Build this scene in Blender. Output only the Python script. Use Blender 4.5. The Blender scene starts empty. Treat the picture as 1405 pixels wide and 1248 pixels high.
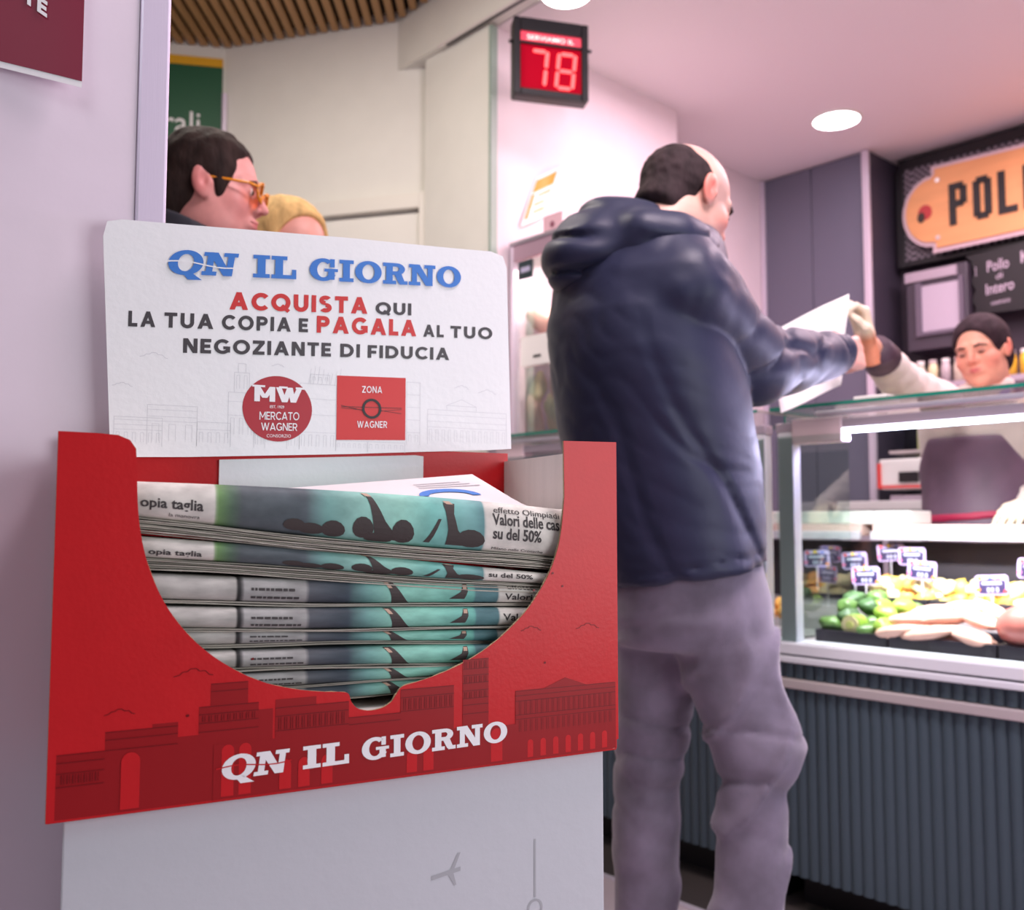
import bpy, math, random
import numpy as np
from mathutils import Vector, Matrix
R = math.radians
random.seed(7)
C = bpy.context.scene.collection
SC = bpy.context.scene

def srgb(h):
    if isinstance(h, str):
        h = h.lstrip('#'); h = [int(h[i:i+2], 16)/255 for i in (0, 2, 4)]
    else:
        h = [c/255 for c in h]
    return tuple(c/12.92 if c <= .04045 else ((c+.055)/1.055)**2.4 for c in h) + (1,)

# ------------------------------------------------------------------ camera
FPX = 1300.0; PITCH = R(4); CZ = 1.05
cam = bpy.data.cameras.new('camera'); co = bpy.data.objects.new('camera', cam); C.objects.link(co)
co.location = (0, 0, CZ); co.rotation_euler = (R(90)+PITCH, 0, 0)
cam.sensor_width = 36; cam.sensor_fit = 'HORIZONTAL'; cam.lens = 36*FPX/1405
cam.clip_start = .02; cam.clip_end = 60
cam.dof.use_dof = True; cam.dof.focus_distance = .95; cam.dof.aperture_fstop = 6.2
SC.camera = co
# shop frame: origin on the counter front, A runs along the counter (away), Pn runs behind the counter
TH = R(42.4); AX = np.array([-math.sin(TH), math.cos(TH)]); PX_ = np.array([math.cos(TH), math.sin(TH)])
ON = np.array([.737, 2.646])
def S(a, p, z):
    w = ON + AX*a + PX_*p
    return (float(w[0]), float(w[1]), z)
# newspaper stand frame: s along the front, n into the box
D0 = np.array([-.3524, .7331]); DU = np.array([.88837, .45912]); DN = np.array([-.45912, .88837])
def D(s, n, z):
    w = D0 + DU*s + DN*n
    return (float(w[0]), float(w[1]), z)

# ------------------------------------------------------------------ world, lights, exposure
SC.view_settings.view_transform = 'Standard'; SC.view_settings.look = 'None'
SC.view_settings.gamma = 1; SC.view_settings.use_curve_mapping = False
SC.view_settings.exposure = 0.5
SC.cycles.use_denoising = True
SC.cycles.max_bounces = 6; SC.cycles.diffuse_bounces = 3; SC.cycles.glossy_bounces = 3
SC.cycles.transmission_bounces = 6; SC.cycles.transparent_max_bounces = 12
SC.cycles.sample_clamp_indirect = 4
SC.cycles.caustics_reflective = False; SC.cycles.caustics_refractive = False
wd = bpy.data.worlds.new('world'); SC.world = wd; wd.use_nodes = True
wb = wd.node_tree.nodes['Background']; wb.inputs[0].default_value = srgb((226, 218, 228)); wb.inputs[1].default_value = .13
def area(name, loc, target, size, power, col, sy=None, spread=None):
    l = bpy.data.lights.new(name, 'AREA'); l.energy = power; l.color = srgb(col)[:3]
    l.shape = 'RECTANGLE'; l.size = size; l.size_y = sy or size
    if spread: l.spread = R(spread)
    o = bpy.data.objects.new(name, l); C.objects.link(o); o.location = loc
    o.rotation_euler = (Vector(target)-Vector(loc)).to_track_quat('-Z', 'Y').to_euler()
    return o
area('shop_ceiling_light', S(-.6, 1.5, 2.95), S(-.6, 1.5, 0), 1.6, 48, (255, 222, 234), 1.2)
area('shop_ceiling_light', S(.55, .75, 2.95), S(.55, .75, 0), .5, 8, (255, 222, 236), .5)
area('customer_side_fill', S(-1.1, -1.1, 2.93), S(-.7, .0, .5), .8, 42, (255, 234, 243), .8)  # added fill with no lamp behind it, brightens counter fronts and posts
area('corridor_light', (-1.0, 2.6, 3.15), (-1.0, 2.9, 0), 1.0, 22, (255, 244, 232), .6)
area('corridor_light', (-.6, -.9, 2.9), (-.3, .6, 1.3), 1.0, 8, (240, 244, 250), 1.0)
area('right_side_fill', (1.45, .08, 1.22), (.10, .90, 1.05), 1.0, 12, (246, 248, 252), .9)  # added fill, no real stall: brightens the red panel towards its right end
area('counter_case_glow', S(-1.1, -.004, 1.272), S(-1.0, -1.6, .95), 2.0, 10.5, (226, 206, 255), .008)
area('vitrine_top_light', S(1.02, .36, 2.17), S(1.25, .36, 2.5), .10, .7, (255, 240, 210), .4)
area('counter_led', S(-1.3, .10, 1.27), S(-1.3, .42, .8), 2.6, 34, (255, 246, 250), .05, spread=110)

# ------------------------------------------------------------------ materials
MATS = {}
def mat(name, col, rough=.6, metal=0, spec=.5, bump=0, bscale=60, var=0, vscale=8, emit=0, coat=0, stretch=None, vcol=False, sheen=0):
    m = bpy.data.materials.new(name); m.use_nodes = True; nt = m.node_tree; N = nt.nodes; L = nt.links
    b = N['Principled BSDF']; c = srgb(col)
    b.inputs['Base Color'].default_value = c; b.inputs['Roughness'].default_value = rough
    b.inputs['Metallic'].default_value = metal; b.inputs['Specular IOR Level'].default_value = spec
    b.inputs['Coat Weight'].default_value = coat
    if sheen: b.inputs['Sheen Weight'].default_value = sheen
    tc = N.new('ShaderNodeTexCoord'); mp = N.new('ShaderNodeMapping'); L.new(tc.outputs['Object'], mp.inputs[0])
    if stretch: mp.inputs['Scale'].default_value = stretch
    last = None
    if vcol:
        at = N.new('ShaderNodeAttribute'); at.attribute_name = 'Col'; last = at.outputs[0]
        L.new(last, b.inputs['Base Color'])
    if var:
        nz = N.new('ShaderNodeTexNoise'); nz.inputs['Scale'].default_value = vscale; nz.inputs['Detail'].default_value = 5
        L.new(mp.outputs[0], nz.inputs[0])
        mr = N.new('ShaderNodeMapRange'); mr.inputs[1].default_value = .3; mr.inputs[2].default_value = .7
        mr.inputs[3].default_value = 1-var; mr.inputs[4].default_value = 1+var
        L.new(nz.outputs[0], mr.inputs[0])
        mx = N.new('ShaderNodeVectorMath'); mx.operation = 'SCALE'
        if last: L.new(last, mx.inputs[0])
        else: mx.inputs[0].default_value = c[:3]
        L.new(mr.outputs[0], mx.inputs['Scale']); L.new(mx.outputs[0], b.inputs['Base Color'])
    if bump:
        n2 = N.new('ShaderNodeTexNoise'); n2.inputs['Scale'].default_value = bscale; n2.inputs['Detail'].default_value = 4
        L.new(mp.outputs[0], n2.inputs[0])
        bp = N.new('ShaderNodeBump'); bp.inputs['Strength'].default_value = bump; bp.inputs['Distance'].default_value = .01
        L.new(n2.outputs[0], bp.inputs['Height']); L.new(bp.outputs[0], b.inputs['Normal'])
    if emit:
        b.inputs['Emission Color'].default_value = c; b.inputs['Emission Strength'].default_value = emit
    MATS[name] = m
    return m
def glass_mat(name, tint=(238, 246, 243), refl=.06, k=.55):
    m = bpy.data.materials.new(name); m.use_nodes = True; nt = m.node_tree; N = nt.nodes; L = nt.links
    N.remove(N['Principled BSDF']); o = N['Material Output']
    t = N.new('ShaderNodeBsdfTransparent'); t.inputs[0].default_value = srgb(tint)
    g = N.new('ShaderNodeBsdfGlossy'); g.inputs['Roughness'].default_value = .03
    fr = N.new('ShaderNodeFresnel'); fr.inputs[0].default_value = 1.5
    ad = N.new('ShaderNodeMath'); ad.operation = 'MULTIPLY_ADD'; ad.inputs[1].default_value = k; ad.inputs[2].default_value = refl*.3
    L.new(fr.outputs[0], ad.inputs[0])
    mx = N.new('ShaderNodeMixShader'); L.new(ad.outputs[0], mx.inputs[0]); L.new(t.outputs[0], mx.inputs[1]); L.new(g.outputs[0], mx.inputs[2])
    L.new(mx.outputs[0], o.inputs[0]); return m

M = {}
M['wall_shop'] = mat('shop_wall_paint', (238, 222, 228), .6, bump=.05, bscale=40, var=.02)
M['ceil_shop'] = mat('shop_ceiling_paint', (242, 232, 235), .7, bump=.03)
M['wall_corr'] = mat('corridor_wall_paint', (234, 232, 224), .65, bump=.05, var=.02)
M['pillar'] = mat('pillar_paint', (231, 217, 229), .5, bump=.12, bscale=14, var=.03, vscale=5)
M['alu'] = mat('brushed_aluminium', (232, 220, 240), .32, .25, bump=.03, bscale=90, stretch=(8, 8, .3))
M['alu_lilac'] = mat('aluminium_profile', (225, 215, 230), .35, .35)
M['steel'] = mat('steel_trim', (226, 214, 214), .3, .45)
M['red'] = mat('red_laminated_card', (196, 27, 33), .36, spec=.3, bump=.03, bscale=220, var=.03, vscale=30)
M['red_dark'] = mat('dark_red_print', (150, 18, 24), .38, spec=.3)
M['red_line'] = mat('dark_red_line_print', (112, 14, 20), .38, spec=.3)
M['white_card'] = mat('white_card', (238, 239, 240), .5, bump=.04, bscale=120, var=.015)
M['grey_card'] = mat('grey_card', (198, 200, 206), .45, bump=.05, bscale=60, var=.015)
M['card_edge'] = mat('raw_card_edge', (186, 160, 124), .9, bump=.4, bscale=300, var=.15, vscale=120)
M['card_in'] = mat('raw_card_inside', (214, 206, 200), .8, bump=.08, bscale=80, var=.05, stretch=(6, 6, .5))
M['print_blue'] = mat('blue_print', (58, 122, 204), .5)
M['print_red'] = mat('red_print', (204, 48, 48), .5)
M['print_badge'] = mat('badge_red_print', (172, 40, 52), .5)
M['print_dark'] = mat('charcoal_print', (66, 62, 66), .5)
M['print_white'] = mat('white_print', (240, 238, 240), .5)
M['print_pale'] = mat('pale_grey_print', (212, 213, 217), .5)
M['print_grey'] = mat('grey_print', (170, 171, 176), .5)
M['print_black'] = mat('black_print', (30, 26, 28), .5)
M['slat'] = mat('oak_slat', (172, 130, 84), .6, bump=.1, bscale=30, var=.15, vscale=6, stretch=(6, .5, 6))
M['slat_gap'] = mat('dark_ceiling_void', (26, 16, 12), .9)
M['green'] = mat('green_panel', (14, 82, 52), .5)
M['yellow'] = mat('yellow_band', (226, 168, 24), .5)
M['cab'] = mat('anthracite_laminate', (108, 108, 126), .45, bump=.03)
M['cab_line'] = mat('anthracite_joint', (56, 56, 68), .5)
M['corr'] = mat('slate_corrugated_panel', (66, 80, 90), .45, spec=.4)
M['black'] = mat('black_plastic', (24, 21, 27), .4)
M['tray'] = mat('black_tray', (40, 34, 44), .3)
M['floor'] = mat('floor_tile', (196, 180, 188), .3, var=.05, vscale=4)
M['floor_dark'] = mat('dark_floor_tile', (72, 66, 66), .35, var=.1, vscale=4)
M['grout'] = mat('grout', (60, 50, 54), .8)
M['led'] = mat('led_light', (235, 248, 255), emit=5)
M['down'] = mat('downlight_lens', (255, 250, 255), emit=7)
M['glass'] = glass_mat('clear_glass')
M['end_glass'] = glass_mat('end_pane_glass', (240, 248, 244), .0, .18)
M['glass_edge'] = mat('green_glass_edge', (30, 128, 108), .15, spec=.8)
# ------------------------------------------------------------------ builders
class MB:
    def __init__(s): s.v = []; s.f = []; s.uv = None
    def add(s, vs, fs):
        b = len(s.v); s.v += [tuple(map(float, v)) for v in vs]; s.f += [tuple(i+b for i in f) for f in fs]; return s
    def quad(s, a, b, c, d): return s.add([a, b, c, d], [(0, 1, 2, 3)])
    def box(s, fr, a0, a1, p0, p1, z0, z1):
        vs = [fr(a, p, z) for z in (z0, z1) for (a, p) in ((a0, p0), (a1, p0), (a1, p1), (a0, p1))]
        return s.add(vs, [(0, 3, 2, 1), (4, 5, 6, 7), (0, 1, 5, 4), (1, 2, 6, 5), (2, 3, 7, 6), (3, 0, 4, 7)])
    def prism(s, poly, fn, d0, d1):
        """poly of (u,v); fn(u,v,d) -> world"""
        n = len(poly); vs = [fn(u, v, d0) for u, v in poly]+[fn(u, v, d1) for u, v in poly]
        return s.add(vs, [tuple(range(n)), tuple(range(2*n-1, n-1, -1))]+[(i, i+n, (i+1) % n+n, (i+1) % n) for i in range(n)])
    def tube(s, pts, r, n=10, cap=True):
        pts = [Vector(p) for p in pts]; rs = r if isinstance(r, (list, tuple)) else [r]*len(pts); rings = []
        up = Vector((0, 0, 1))
        for i, p in enumerate(pts):
            t = (pts[min(i+1, len(pts)-1)]-pts[max(i-1, 0)]).normalized()
            a = up if abs(t.z) < .95 else Vector((1, 0, 0))
            x = t.cross(a).normalized(); y = t.cross(x)
            rings.append([p+(x*math.cos(2*math.pi*k/n)+y*math.sin(2*math.pi*k/n))*rs[i] for k in range(n)])
        vs = [q for ring in rings for q in ring]; fs = []
        for i in range(len(pts)-1):
            for k in range(n): fs.append((i*n+k, i*n+(k+1) % n, (i+1)*n+(k+1) % n, (i+1)*n+k))
        if cap: fs += [tuple(range(n-1, -1, -1)), tuple(range((len(pts)-1)*n, len(pts)*n))]
        return s.add(vs, fs)
    def grid(s, fn, nu, nv):
        vs = [fn(i/nu, j/nv) for j in range(nv+1) for i in range(nu+1)]
        return s.add(vs, [(j*(nu+1)+i, j*(nu+1)+i+1, (j+1)*(nu+1)+i+1, (j+1)*(nu+1)+i) for j in range(nv) for i in range(nu)])
    def sphere(s, c, r, n=14, m=8, fn=None):
        r = r if isinstance(r, (tuple, list)) else (r, r, r); vs = []
        for j in range(m+1):
            t = math.pi*j/m
            for i in range(n):
                a = 2*math.pi*i/n; d = (math.sin(t)*math.cos(a), math.sin(t)*math.sin(a), math.cos(t))
                k = fn(*d) if fn else 1
                vs.append((c[0]+d[0]*r[0]*k, c[1]+d[1]*r[1]*k, c[2]+d[2]*r[2]*k))
        return s.add(vs, [(j*n+i, (j+1)*n+i, (j+1)*n+(i+1) % n, j*n+(i+1) % n) for j in range(m) for i in range(n)])
def W(x, y, z): return (x, y, z)

def mesh_from(v, f, name, smooth=False, cols=None, uv=None):
    me = bpy.data.meshes.new(name); me.from_pydata([tuple(x) for x in v], [], [tuple(x) for x in f]); me.validate()
    if smooth: me.polygons.foreach_set('use_smooth', [True]*len(me.polygons))
    if cols is not None:
        at = me.attributes.new('Col', 'FLOAT_COLOR', 'POINT'); at.data.foreach_set('color', np.asarray(cols, dtype=np.float32).ravel())
    if uv is not None:
        l = me.uv_layers.new(name='UVMap'); idx = np.zeros(len(me.loops), dtype=np.int32); me.loops.foreach_get('vertex_index', idx)
        l.data.foreach_set('uv', np.asarray(uv, dtype=np.float32)[idx].ravel())
    return me
def base_of(v):
    a = np.array(v); return Vector(((a[:, 0].min()+a[:, 0].max())/2, (a[:, 1].min()+a[:, 1].max())/2, a[:, 2].min()))
def smooth_by_angle(me, deg=35):
    me.polygons.foreach_set('use_smooth', [True]*len(me.polygons))
    try:
        import bmesh
        bm = bmesh.new(); bm.from_mesh(me)
        for e in bm.edges:
            e.smooth = len(e.link_faces) == 2 and e.calc_face_angle(0) < R(deg)
        bm.to_mesh(me); bm.free()
    except Exception: pass
def link(o, m, parent=None):
    if m is not None: o.data.materials.append(m)
    C.objects.link(o)
    if parent is not None: o.parent = parent
    return o
def root(name, label, cat, loc, group=None):
    o = bpy.data.objects.new(name, None); C.objects.link(o); o.location = loc; o.empty_display_size = .05
    o['label'] = label; o['category'] = cat; o['wl'] = list(loc)
    if group: o['group'] = group
    return o
def nm_stuff(n): return n in ('skyline_print', 'line_print', 'arch_print', 'ink_print', 'figure_print', 'hand_print', 'page_edges', 'price_print', 'small_print', 'plane_print', 'chain_print', 'ring_print')
def part(name, mb, m, parent, smooth=False, label=None, kind=None, bevel=0, cols=None, uv=None, flat_angle=None):
    """a child; vertices given in world space, stored relative to its own base"""
    b = base_of(mb.v); v = [Vector(x)-b for x in mb.v]
    me = mesh_from(v, mb.f, name, smooth, cols, uv if uv is not None else mb.uv)
    if flat_angle: smooth_by_angle(me, flat_angle)
    o = bpy.data.objects.new(name, me); link(o, m, parent)
    pw = Vector(parent['wl']) if parent is not None else Vector((0, 0, 0))
    o.location = b-pw; o['wl'] = list(b)
    if label: o['label'] = label
    if kind: o['kind'] = kind
    elif nm_stuff(name): o['kind'] = 'stuff'
    if bevel:
        md = o.modifiers.new('bevel', 'BEVEL'); md.width = bevel; md.segments = 2; md.limit_method = 'ANGLE'
    return o
def thing(name, mb, m, label, cat, group=None, **k):
    o = part(name, mb, m, None, **k); o['label'] = label; o['category'] = cat
    if group: o['group'] = group
    return o
def struct(name, mb, m, parent=None, **k):
    o = part(name, mb, m, parent, **k)
    if parent is None: o['kind'] = 'structure'
    return o

# ------------------------------------------------------------------ lettering
def ell(cx, cy, rx, ry, a): return (cx+rx*math.cos(R(a)), cy+ry*math.sin(R(a)))
def ring(cx, cy, rxo, ryo, rxi, ryi, a0, a1, n=18):
    P = []
    for i in range(n):
        a, b = a0+(a1-a0)*i/n, a0+(a1-a0)*(i+1)/n
        P.append([ell(cx, cy, rxo, ryo, a), ell(cx, cy, rxo, ryo, b), ell(cx, cy, rxi, ryi, b), ell(cx, cy, rxi, ryi, a)])
    return P
def bar(x0, y0, x1, y1, t):
    dx, dy = x1-x0, y1-y0; l = math.hypot(dx, dy); nx, ny = -dy/l*t/2, dx/l*t/2
    return [[(x0+nx, y0+ny), (x0-nx, y0-ny), (x1-nx, y1-ny), (x1+nx, y1+ny)]]
def rect(x0, y0, x1, y1): return [[(x0, y0), (x1, y0), (x1, y1), (x0, y1)]]
def diag(xa0, xa1, y0, xb0, xb1, y1): return [[(xa0, y0), (xa1, y0), (xb1, y1), (xb0, y1)]]
def sans(c, t=.2):
    V = lambda x: rect(x, 0, x+t, 1)
    if c == 'I': return t, V(0)
    if c == 'L': return .58, V(0)+rect(0, 0, .58, t)
    if c == 'E': return .62, V(0)+rect(0, 0, .62, t)+rect(0, .5-t/2, .57, .5+t/2)+rect(0, 1-t, .62, 1)
    if c == 'F': return .6, V(0)+rect(0, .45-t/2, .55, .45+t/2)+rect(0, 1-t, .6, 1)
    if c == 'T': return .74, rect(.37-t/2, 0, .37+t/2, 1)+rect(0, 1-t, .74, 1)
    if c == 'A': return .95, diag(0, t*1.1, 0, .475-t*.5, .475+t*.6, 1)+diag(.95-t*1.1, .95, 0, .475-t*.6, .475+t*.5, 1)+rect(.2, .2, .75, .2+t*.9)
    if c == 'N': return .82, V(0)+V(.82-t)+diag(.82-t*1.15, .82, 0, 0, t*1.15, 1)
    if c == 'M': return 1.0, V(0)+V(1-t)+diag(.5-t*.45, .5+t*.45, .25, 0, t, 1)+diag(.5-t*.45, .5+t*.45, .25, 1-t, 1, 1)
    if c == 'W':
        return 1.3, diag(.3, .3+t, 0, 0, t, 1)+diag(.3, .3+t, 0, .55, .55+t, 1)+diag(1.0-t, 1.0, 0, .55, .55+t, 1)+diag(1.0-t, 1.0, 0, 1.3-t, 1.3, 1)
    if c == 'Z': return .72, rect(0, 0, .72, t)+rect(0, 1-t, .72, 1)+diag(0, t*1.3, t*.9, .72-t*1.3, .72, 1-t*.9)
    if c in 'OQ':
        g = ring(.51, .5, .51, .515, .51-t, .515-t, 0, 360, 30)
        if c == 'Q': g = g+bar(.55, .32, .93, -.02, t*.85)
        return 1.02, g
    if c == 'C': return .86, ring(.5, .5, .5, .515, .5-t, .515-t, 42, 318, 24)
    if c == 'G': return .95, ring(.5, .5, .5, .515, .5-t, .515-t, 42, 330, 24)+rect(.95-t, .1, .95, .52)+rect(.55, .52-t*.85, .95, .52)
    if c == 'D': return .86, V(0)+ring(.36, .5, .5, .5, .5-t, .5-t, -90, 90, 16)+rect(0, 0, .37, t)+rect(0, 1-t, .37, 1)
    if c in 'PR':
        g = V(0)+ring(.4, .68, .34, .32, .34-t, .32-t, -90, 90, 14)+rect(0, 1-t, .41, 1)+rect(0, .36, .41, .36+t)
        if c == 'R': g = g+diag(.74-t*1.1, .76, 0, .3, .3+t*1.1, .42); return .76, g
        return .74, g
    if c == 'S':
        return .7, ring(.35, .72, .35, .285, .35-t, .285-t, 35, 270, 16)+ring(.35, .285, .35, .285, .35-t, .285-t, -145, 90, 16)
    if c == 'U': return .8, rect(0, .38, t, 1)+rect(.8-t, .38, .8, 1)+ring(.4, .39, .4, .4, .4-t, .4-t, 180, 360, 16)
    return .34, []
def slab(c, t=.3, h=.17):
    s = .12
    if c == 'I': return .62, rect(.16, 0, .46, 1)+rect(0, 0, .62, h)+rect(0, 1-h, .62, 1)
    if c == 'L': return .95, rect(.14, 0, .44, 1)+rect(0, 0, .95, h)+rect(0, 1-h, .6, 1)+rect(.78, 0, .95, .42)
    if c == 'O': return 1.18, ring(.59, .5, .59, .52, .27, .52-h, 0, 360, 32)
    if c == 'Q': return 1.25, ring(.62, .5, .62, .54, .28, .54-h, 0, 360, 32)+diag(.78, 1.28, -.22, .5, .82, .12)
    if c == 'G': return 1.2, ring(.58, .5, .58, .52, .26, .52-h, 48, 335, 28)+rect(.78, .06, 1.06, .5)+rect(.62, .42, 1.2, .42+h*.8)+rect(.86, .62, 1.06, 1)
    if c == 'R': return 1.12, rect(.14, 0, .44, 1)+rect(0, 0, .6, h)+rect(0, 1-h, .62, 1)+ring(.6, .72, .4, .28, .12, .28-h, -90, 90, 14)+rect(.4, .44, .62, .44+h)+diag(.72, 1.02, .05, .5, .84, .5)+rect(.76, 0, 1.12, h)
    if c == 'N': return 1.25, rect(.14, 0, .38, 1)+rect(.88, 0, 1.12, 1)+rect(0, 0, .54, h)+rect(0, 1-h, .44, 1)+rect(.72, 1-h, 1.25, 1)+diag(.8, 1.12, 0, .14, .5, 1)
    return .36, []
def word(txt, font, t, gap, xs=1.0, shear=0.0):
    """polys of a word with cap height 1; returns polys, width"""
    x = 0; P = []
    for ch in txt:
        w, g = font(ch, t) if font is sans else font(ch)
        for q in g: P.append([((a*xs+x)+b*shear, b) for a, b in q])
        x += w*xs+gap
    return P, x-gap
def lay(mb, polys, u0, v0, u1, v1, h, fn, w=None, eps=.0003, step=.00002):
    """lay polys (width w, cap height 1) from baseline (u0,v0) to (u1,v1)"""
    if w is None: w = max(a for q in polys for a, b in q)
    kx = (u1-u0)/w; ky = (v1-v0)/w
    for i, q in enumerate(polys):
        vs = [fn(u0+a*kx, v0+a*ky+b*h, eps+step*(i % 6)) for a, b in q]
        mb.add(vs, [tuple(range(len(q)))])
    return mb
def text2d(s, bold=.0, shear=0):
    cu = bpy.data.curves.new('t', 'FONT'); cu.body = s; cu.size = 1; cu.offset = bold; cu.resolution_u = 3; cu.shear = shear
    o = bpy.data.objects.new('t', cu); C.objects.link(o); bpy.context.view_layer.update()
    dg = bpy.context.evaluated_depsgraph_get(); me = o.evaluated_get(dg).to_mesh()
    v = [(p.co.x, p.co.y) for p in me.vertices]; f = [tuple(p.vertices) for p in me.polygons]
    bpy.data.objects.remove(o); bpy.data.curves.remove(cu)
    return v, f
def laytext(mb, s, u0, v0, u1, v1, h, fn, bold=0, eps=.0004, shear=0):
    v, f = text2d(s, bold, shear); w = max(a for a, b in v); kx = (u1-u0)/w; ky = (v1-v0)/w; hh = h/.72
    mb.add([fn(u0+a*kx, v0+a*ky+b*hh, eps) for a, b in v], f); return mb

# ------------------------------------------------------------------ implicit surfaces
def smin(a, b, k):
    h = np.clip(.5+.5*(b-a)/k, 0, 1); return b+(a-b)*h-k*h*(1-h)
def smax(a, b, k): return -smin(-a, -b, k)
def cap(X, Y, Z, a, b, ra, rb=None):
    rb = ra if rb is None else rb
    a = np.array(a, float); b = np.array(b, float); d = b-a; L2 = max(float(d@d), 1e-9)
    t = np.clip(((X-a[0])*d[0]+(Y-a[1])*d[1]+(Z-a[2])*d[2])/L2, 0, 1)
    return np.sqrt((X-a[0]-d[0]*t)**2+(Y-a[1]-d[1]*t)**2+(Z-a[2]-d[2]*t)**2)-(ra+(rb-ra)*t)
def elp(X, Y, Z, c, r):
    k = np.sqrt(((X-c[0])/r[0])**2+((Y-c[1])/r[1])**2+((Z-c[2])/r[2])**2)
    return (k-1)*min(r)
def nets(fn, lo, hi, h):
    ax = [np.arange(lo[i], hi[i]+h, h, dtype=np.float32) for i in range(3)]
    X = ax[0][:, None, None]; Y = ax[1][None, :, None]; Z = ax[2][None, None, :]
    F = np.broadcast_to(fn(X, Y, Z), (len(ax[0]), len(ax[1]), len(ax[2]))).astype(np.float32)
    I = F < 0; n = [len(a)-1 for a in ax]
    cs = [(i, j, k) for i in (0, 1) for j in (0, 1) for k in (0, 1)]
    sl = lambda A, c: A[c[0]:c[0]+n[0], c[1]:c[1]+n[1], c[2]:c[2]+n[2]]
    cnt = sum(sl(I, c).astype(np.int8) for c in cs); act = (cnt > 0) & (cnt < 8)
    idx = np.argwhere(act); m = len(idx); vid = -np.ones(n, dtype=np.int64); vid[act] = np.arange(m)
    fv = {c: F[idx[:, 0]+c[0], idx[:, 1]+c[1], idx[:, 2]+c[2]] for c in cs}
    pos = np.zeros((m, 3)); w = np.zeros(m)
    for a in cs:
        for d in range(3):
            if a[d]: continue
            b = list(a); b[d] = 1; b = tuple(b); fa, fb = fv[a], fv[b]; k = (fa < 0) != (fb < 0)
            t = np.where(k, fa/np.where(fa == fb, 1, fa-fb), 0)
            e = np.array(a, float)[None, :]+np.zeros((m, 3)); e[:, d] += t
            pos += e*k[:, None]; w += k
    pos = (idx+pos/w[:, None])*h+np.array(lo)
    Q = []
    for d in range(3):
        e1, e2 = (d+1) % 3, (d+2) % 3
        s0 = [slice(None)]*3; s1 = [slice(None)]*3; s0[d] = slice(0, -1); s1[d] = slice(1, None)
        a, b = I[tuple(s0)], I[tuple(s1)]; g = np.argwhere(a != b)
        g = g[(g[:, e1] > 0) & (g[:, e2] > 0) & (g[:, e1] < n[e1]) & (g[:, e2] < n[e2])]
        if not len(g): continue
        fl = a[g[:, 0], g[:, 1], g[:, 2]]
        def cell(o1, o2):
            q = g.copy(); q[:, e1] += o1; q[:, e2] += o2; return vid[q[:, 0], q[:, 1], q[:, 2]]
        q = np.stack([cell(-1, -1), cell(0, -1), cell(0, 0), cell(-1, 0)], 1)
        q[~fl] = q[~fl][:, ::-1]; Q.append(q)
    Q = np.concatenate(Q); Q = Q[(Q >= 0).all(1)]
    return pos, Q
def from_nets(pos, Q, T=None):
    mb = MB()
    if T is not None:
        T = np.array(T); pos = pos@T[:3, :3].T+T[:3, 3]
    mb.v = [tuple(p) for p in pos]; mb.f = [tuple(int(i) for i in q) for q in Q]; return mb
def wob(X, Y, Z, f, seed):
    r = np.random.RandomState(seed); s = 0
    for i in range(5):
        d = r.normal(size=3); d /= np.linalg.norm(d); s = s+np.sin((X*d[0]+Y*d[1]+Z*d[2])*f*(.7+.8*r.rand())+r.rand()*6.28)
    return s/5
def folds(X, Y, Z, d, f, seed, warp=2.0, wf=9, pad=True):
    """irregular creases running across direction d: narrow valleys (pad) or ridges"""
    r = np.random.RandomState(seed); d = np.array(d, float); d /= np.linalg.norm(d); n = 0
    w = .35*warp*wob(X, Y, Z, wf*.8, seed+1)
    for i in range(4):
        e = d+.42*r.normal(size=3); e /= np.linalg.norm(e)
        n = n+np.sin((X*e[0]+Y*e[1]+Z*e[2])*f*(.45+.75*r.rand())+r.rand()*6.28+w)
    n = n/2.4; m = .3+.7*np.clip(.5+1.2*wob(X, Y, Z, wf, seed+7), 0, 1)
    g = np.exp(-(n/.30)**2)*1.5-.35*np.abs(n)-.4
    return g*m*(1 if pad else -1)
# ------------------------------------------------------------------ room
G0 = (-3.2, 3.84); G1 = (-1.32, 4.23); G2 = (-.31, 3.945)
f = MB().quad((-5, -3, 0), (6, -3, 0), (6, 7, 0), (-5, 7, 0))
fl = struct('floor', f, M['floor'])
f = MB().box(S, -3.5, 1.25, -.165, .9, .0005, .002); struct('floor_strip', f, M['floor_dark'], fl)
f = MB().box(S, -3.5, 1.25, -.185, -.165, .0005, .004); struct('floor_joint', f, M['alu_lilac'], fl)
for k in range(6):
    f = MB().box(S, -3.5, 1.25, -.8-.6*k, -.796-.6*k, .0004, .0012); struct('grout_line', f, M['grout'], fl)
# corridor ceiling with separate slats
cb = struct('ceiling_corridor', MB().quad((-3.4, -3, 3.27), (-3.4, 5, 3.27), (1.5, 5, 3.27), (1.5, -3, 3.27)), M['slat_gap'])
def wall_y(x): return min(4.23+(x+1.32)*.207 if x < -1.32 else 4.23-(x+1.32)*.287, 2.646-(x-.737)*1.0963)-.004
x = -2.1
me_done = {}
while x < .12:
    y1 = wall_y(x)
    y1 = min(y1, wall_y(x+.03))
    struct('slat', MB().box(W, x, x+.03, 2.3, y1, 3.222, 3.25), M['slat'], cb, bevel=.002); x += .052
# corridor walls
struct('wall_back', MB().add([(*G1, 0), (*G2, 0), (G2[0], G2[1], 3.27), (G1[0], G1[1], 3.27)], [(0, 1, 2, 3)]), M['wall_corr'])
struct('wall_corner', MB().add([(*G0, 0), (*G1, 0), (G1[0], G1[1], 3.27), (G0[0], G0[1], 3.27)], [(0, 1, 2, 3)]), M['wall_corr'])
struct('trim_1', MB().tube([(G1[0]+.005, G1[1]-.02, 0), (G1[0]+.005, G1[1]-.02, 3.0)], .012, 8), M['alu'])
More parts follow.
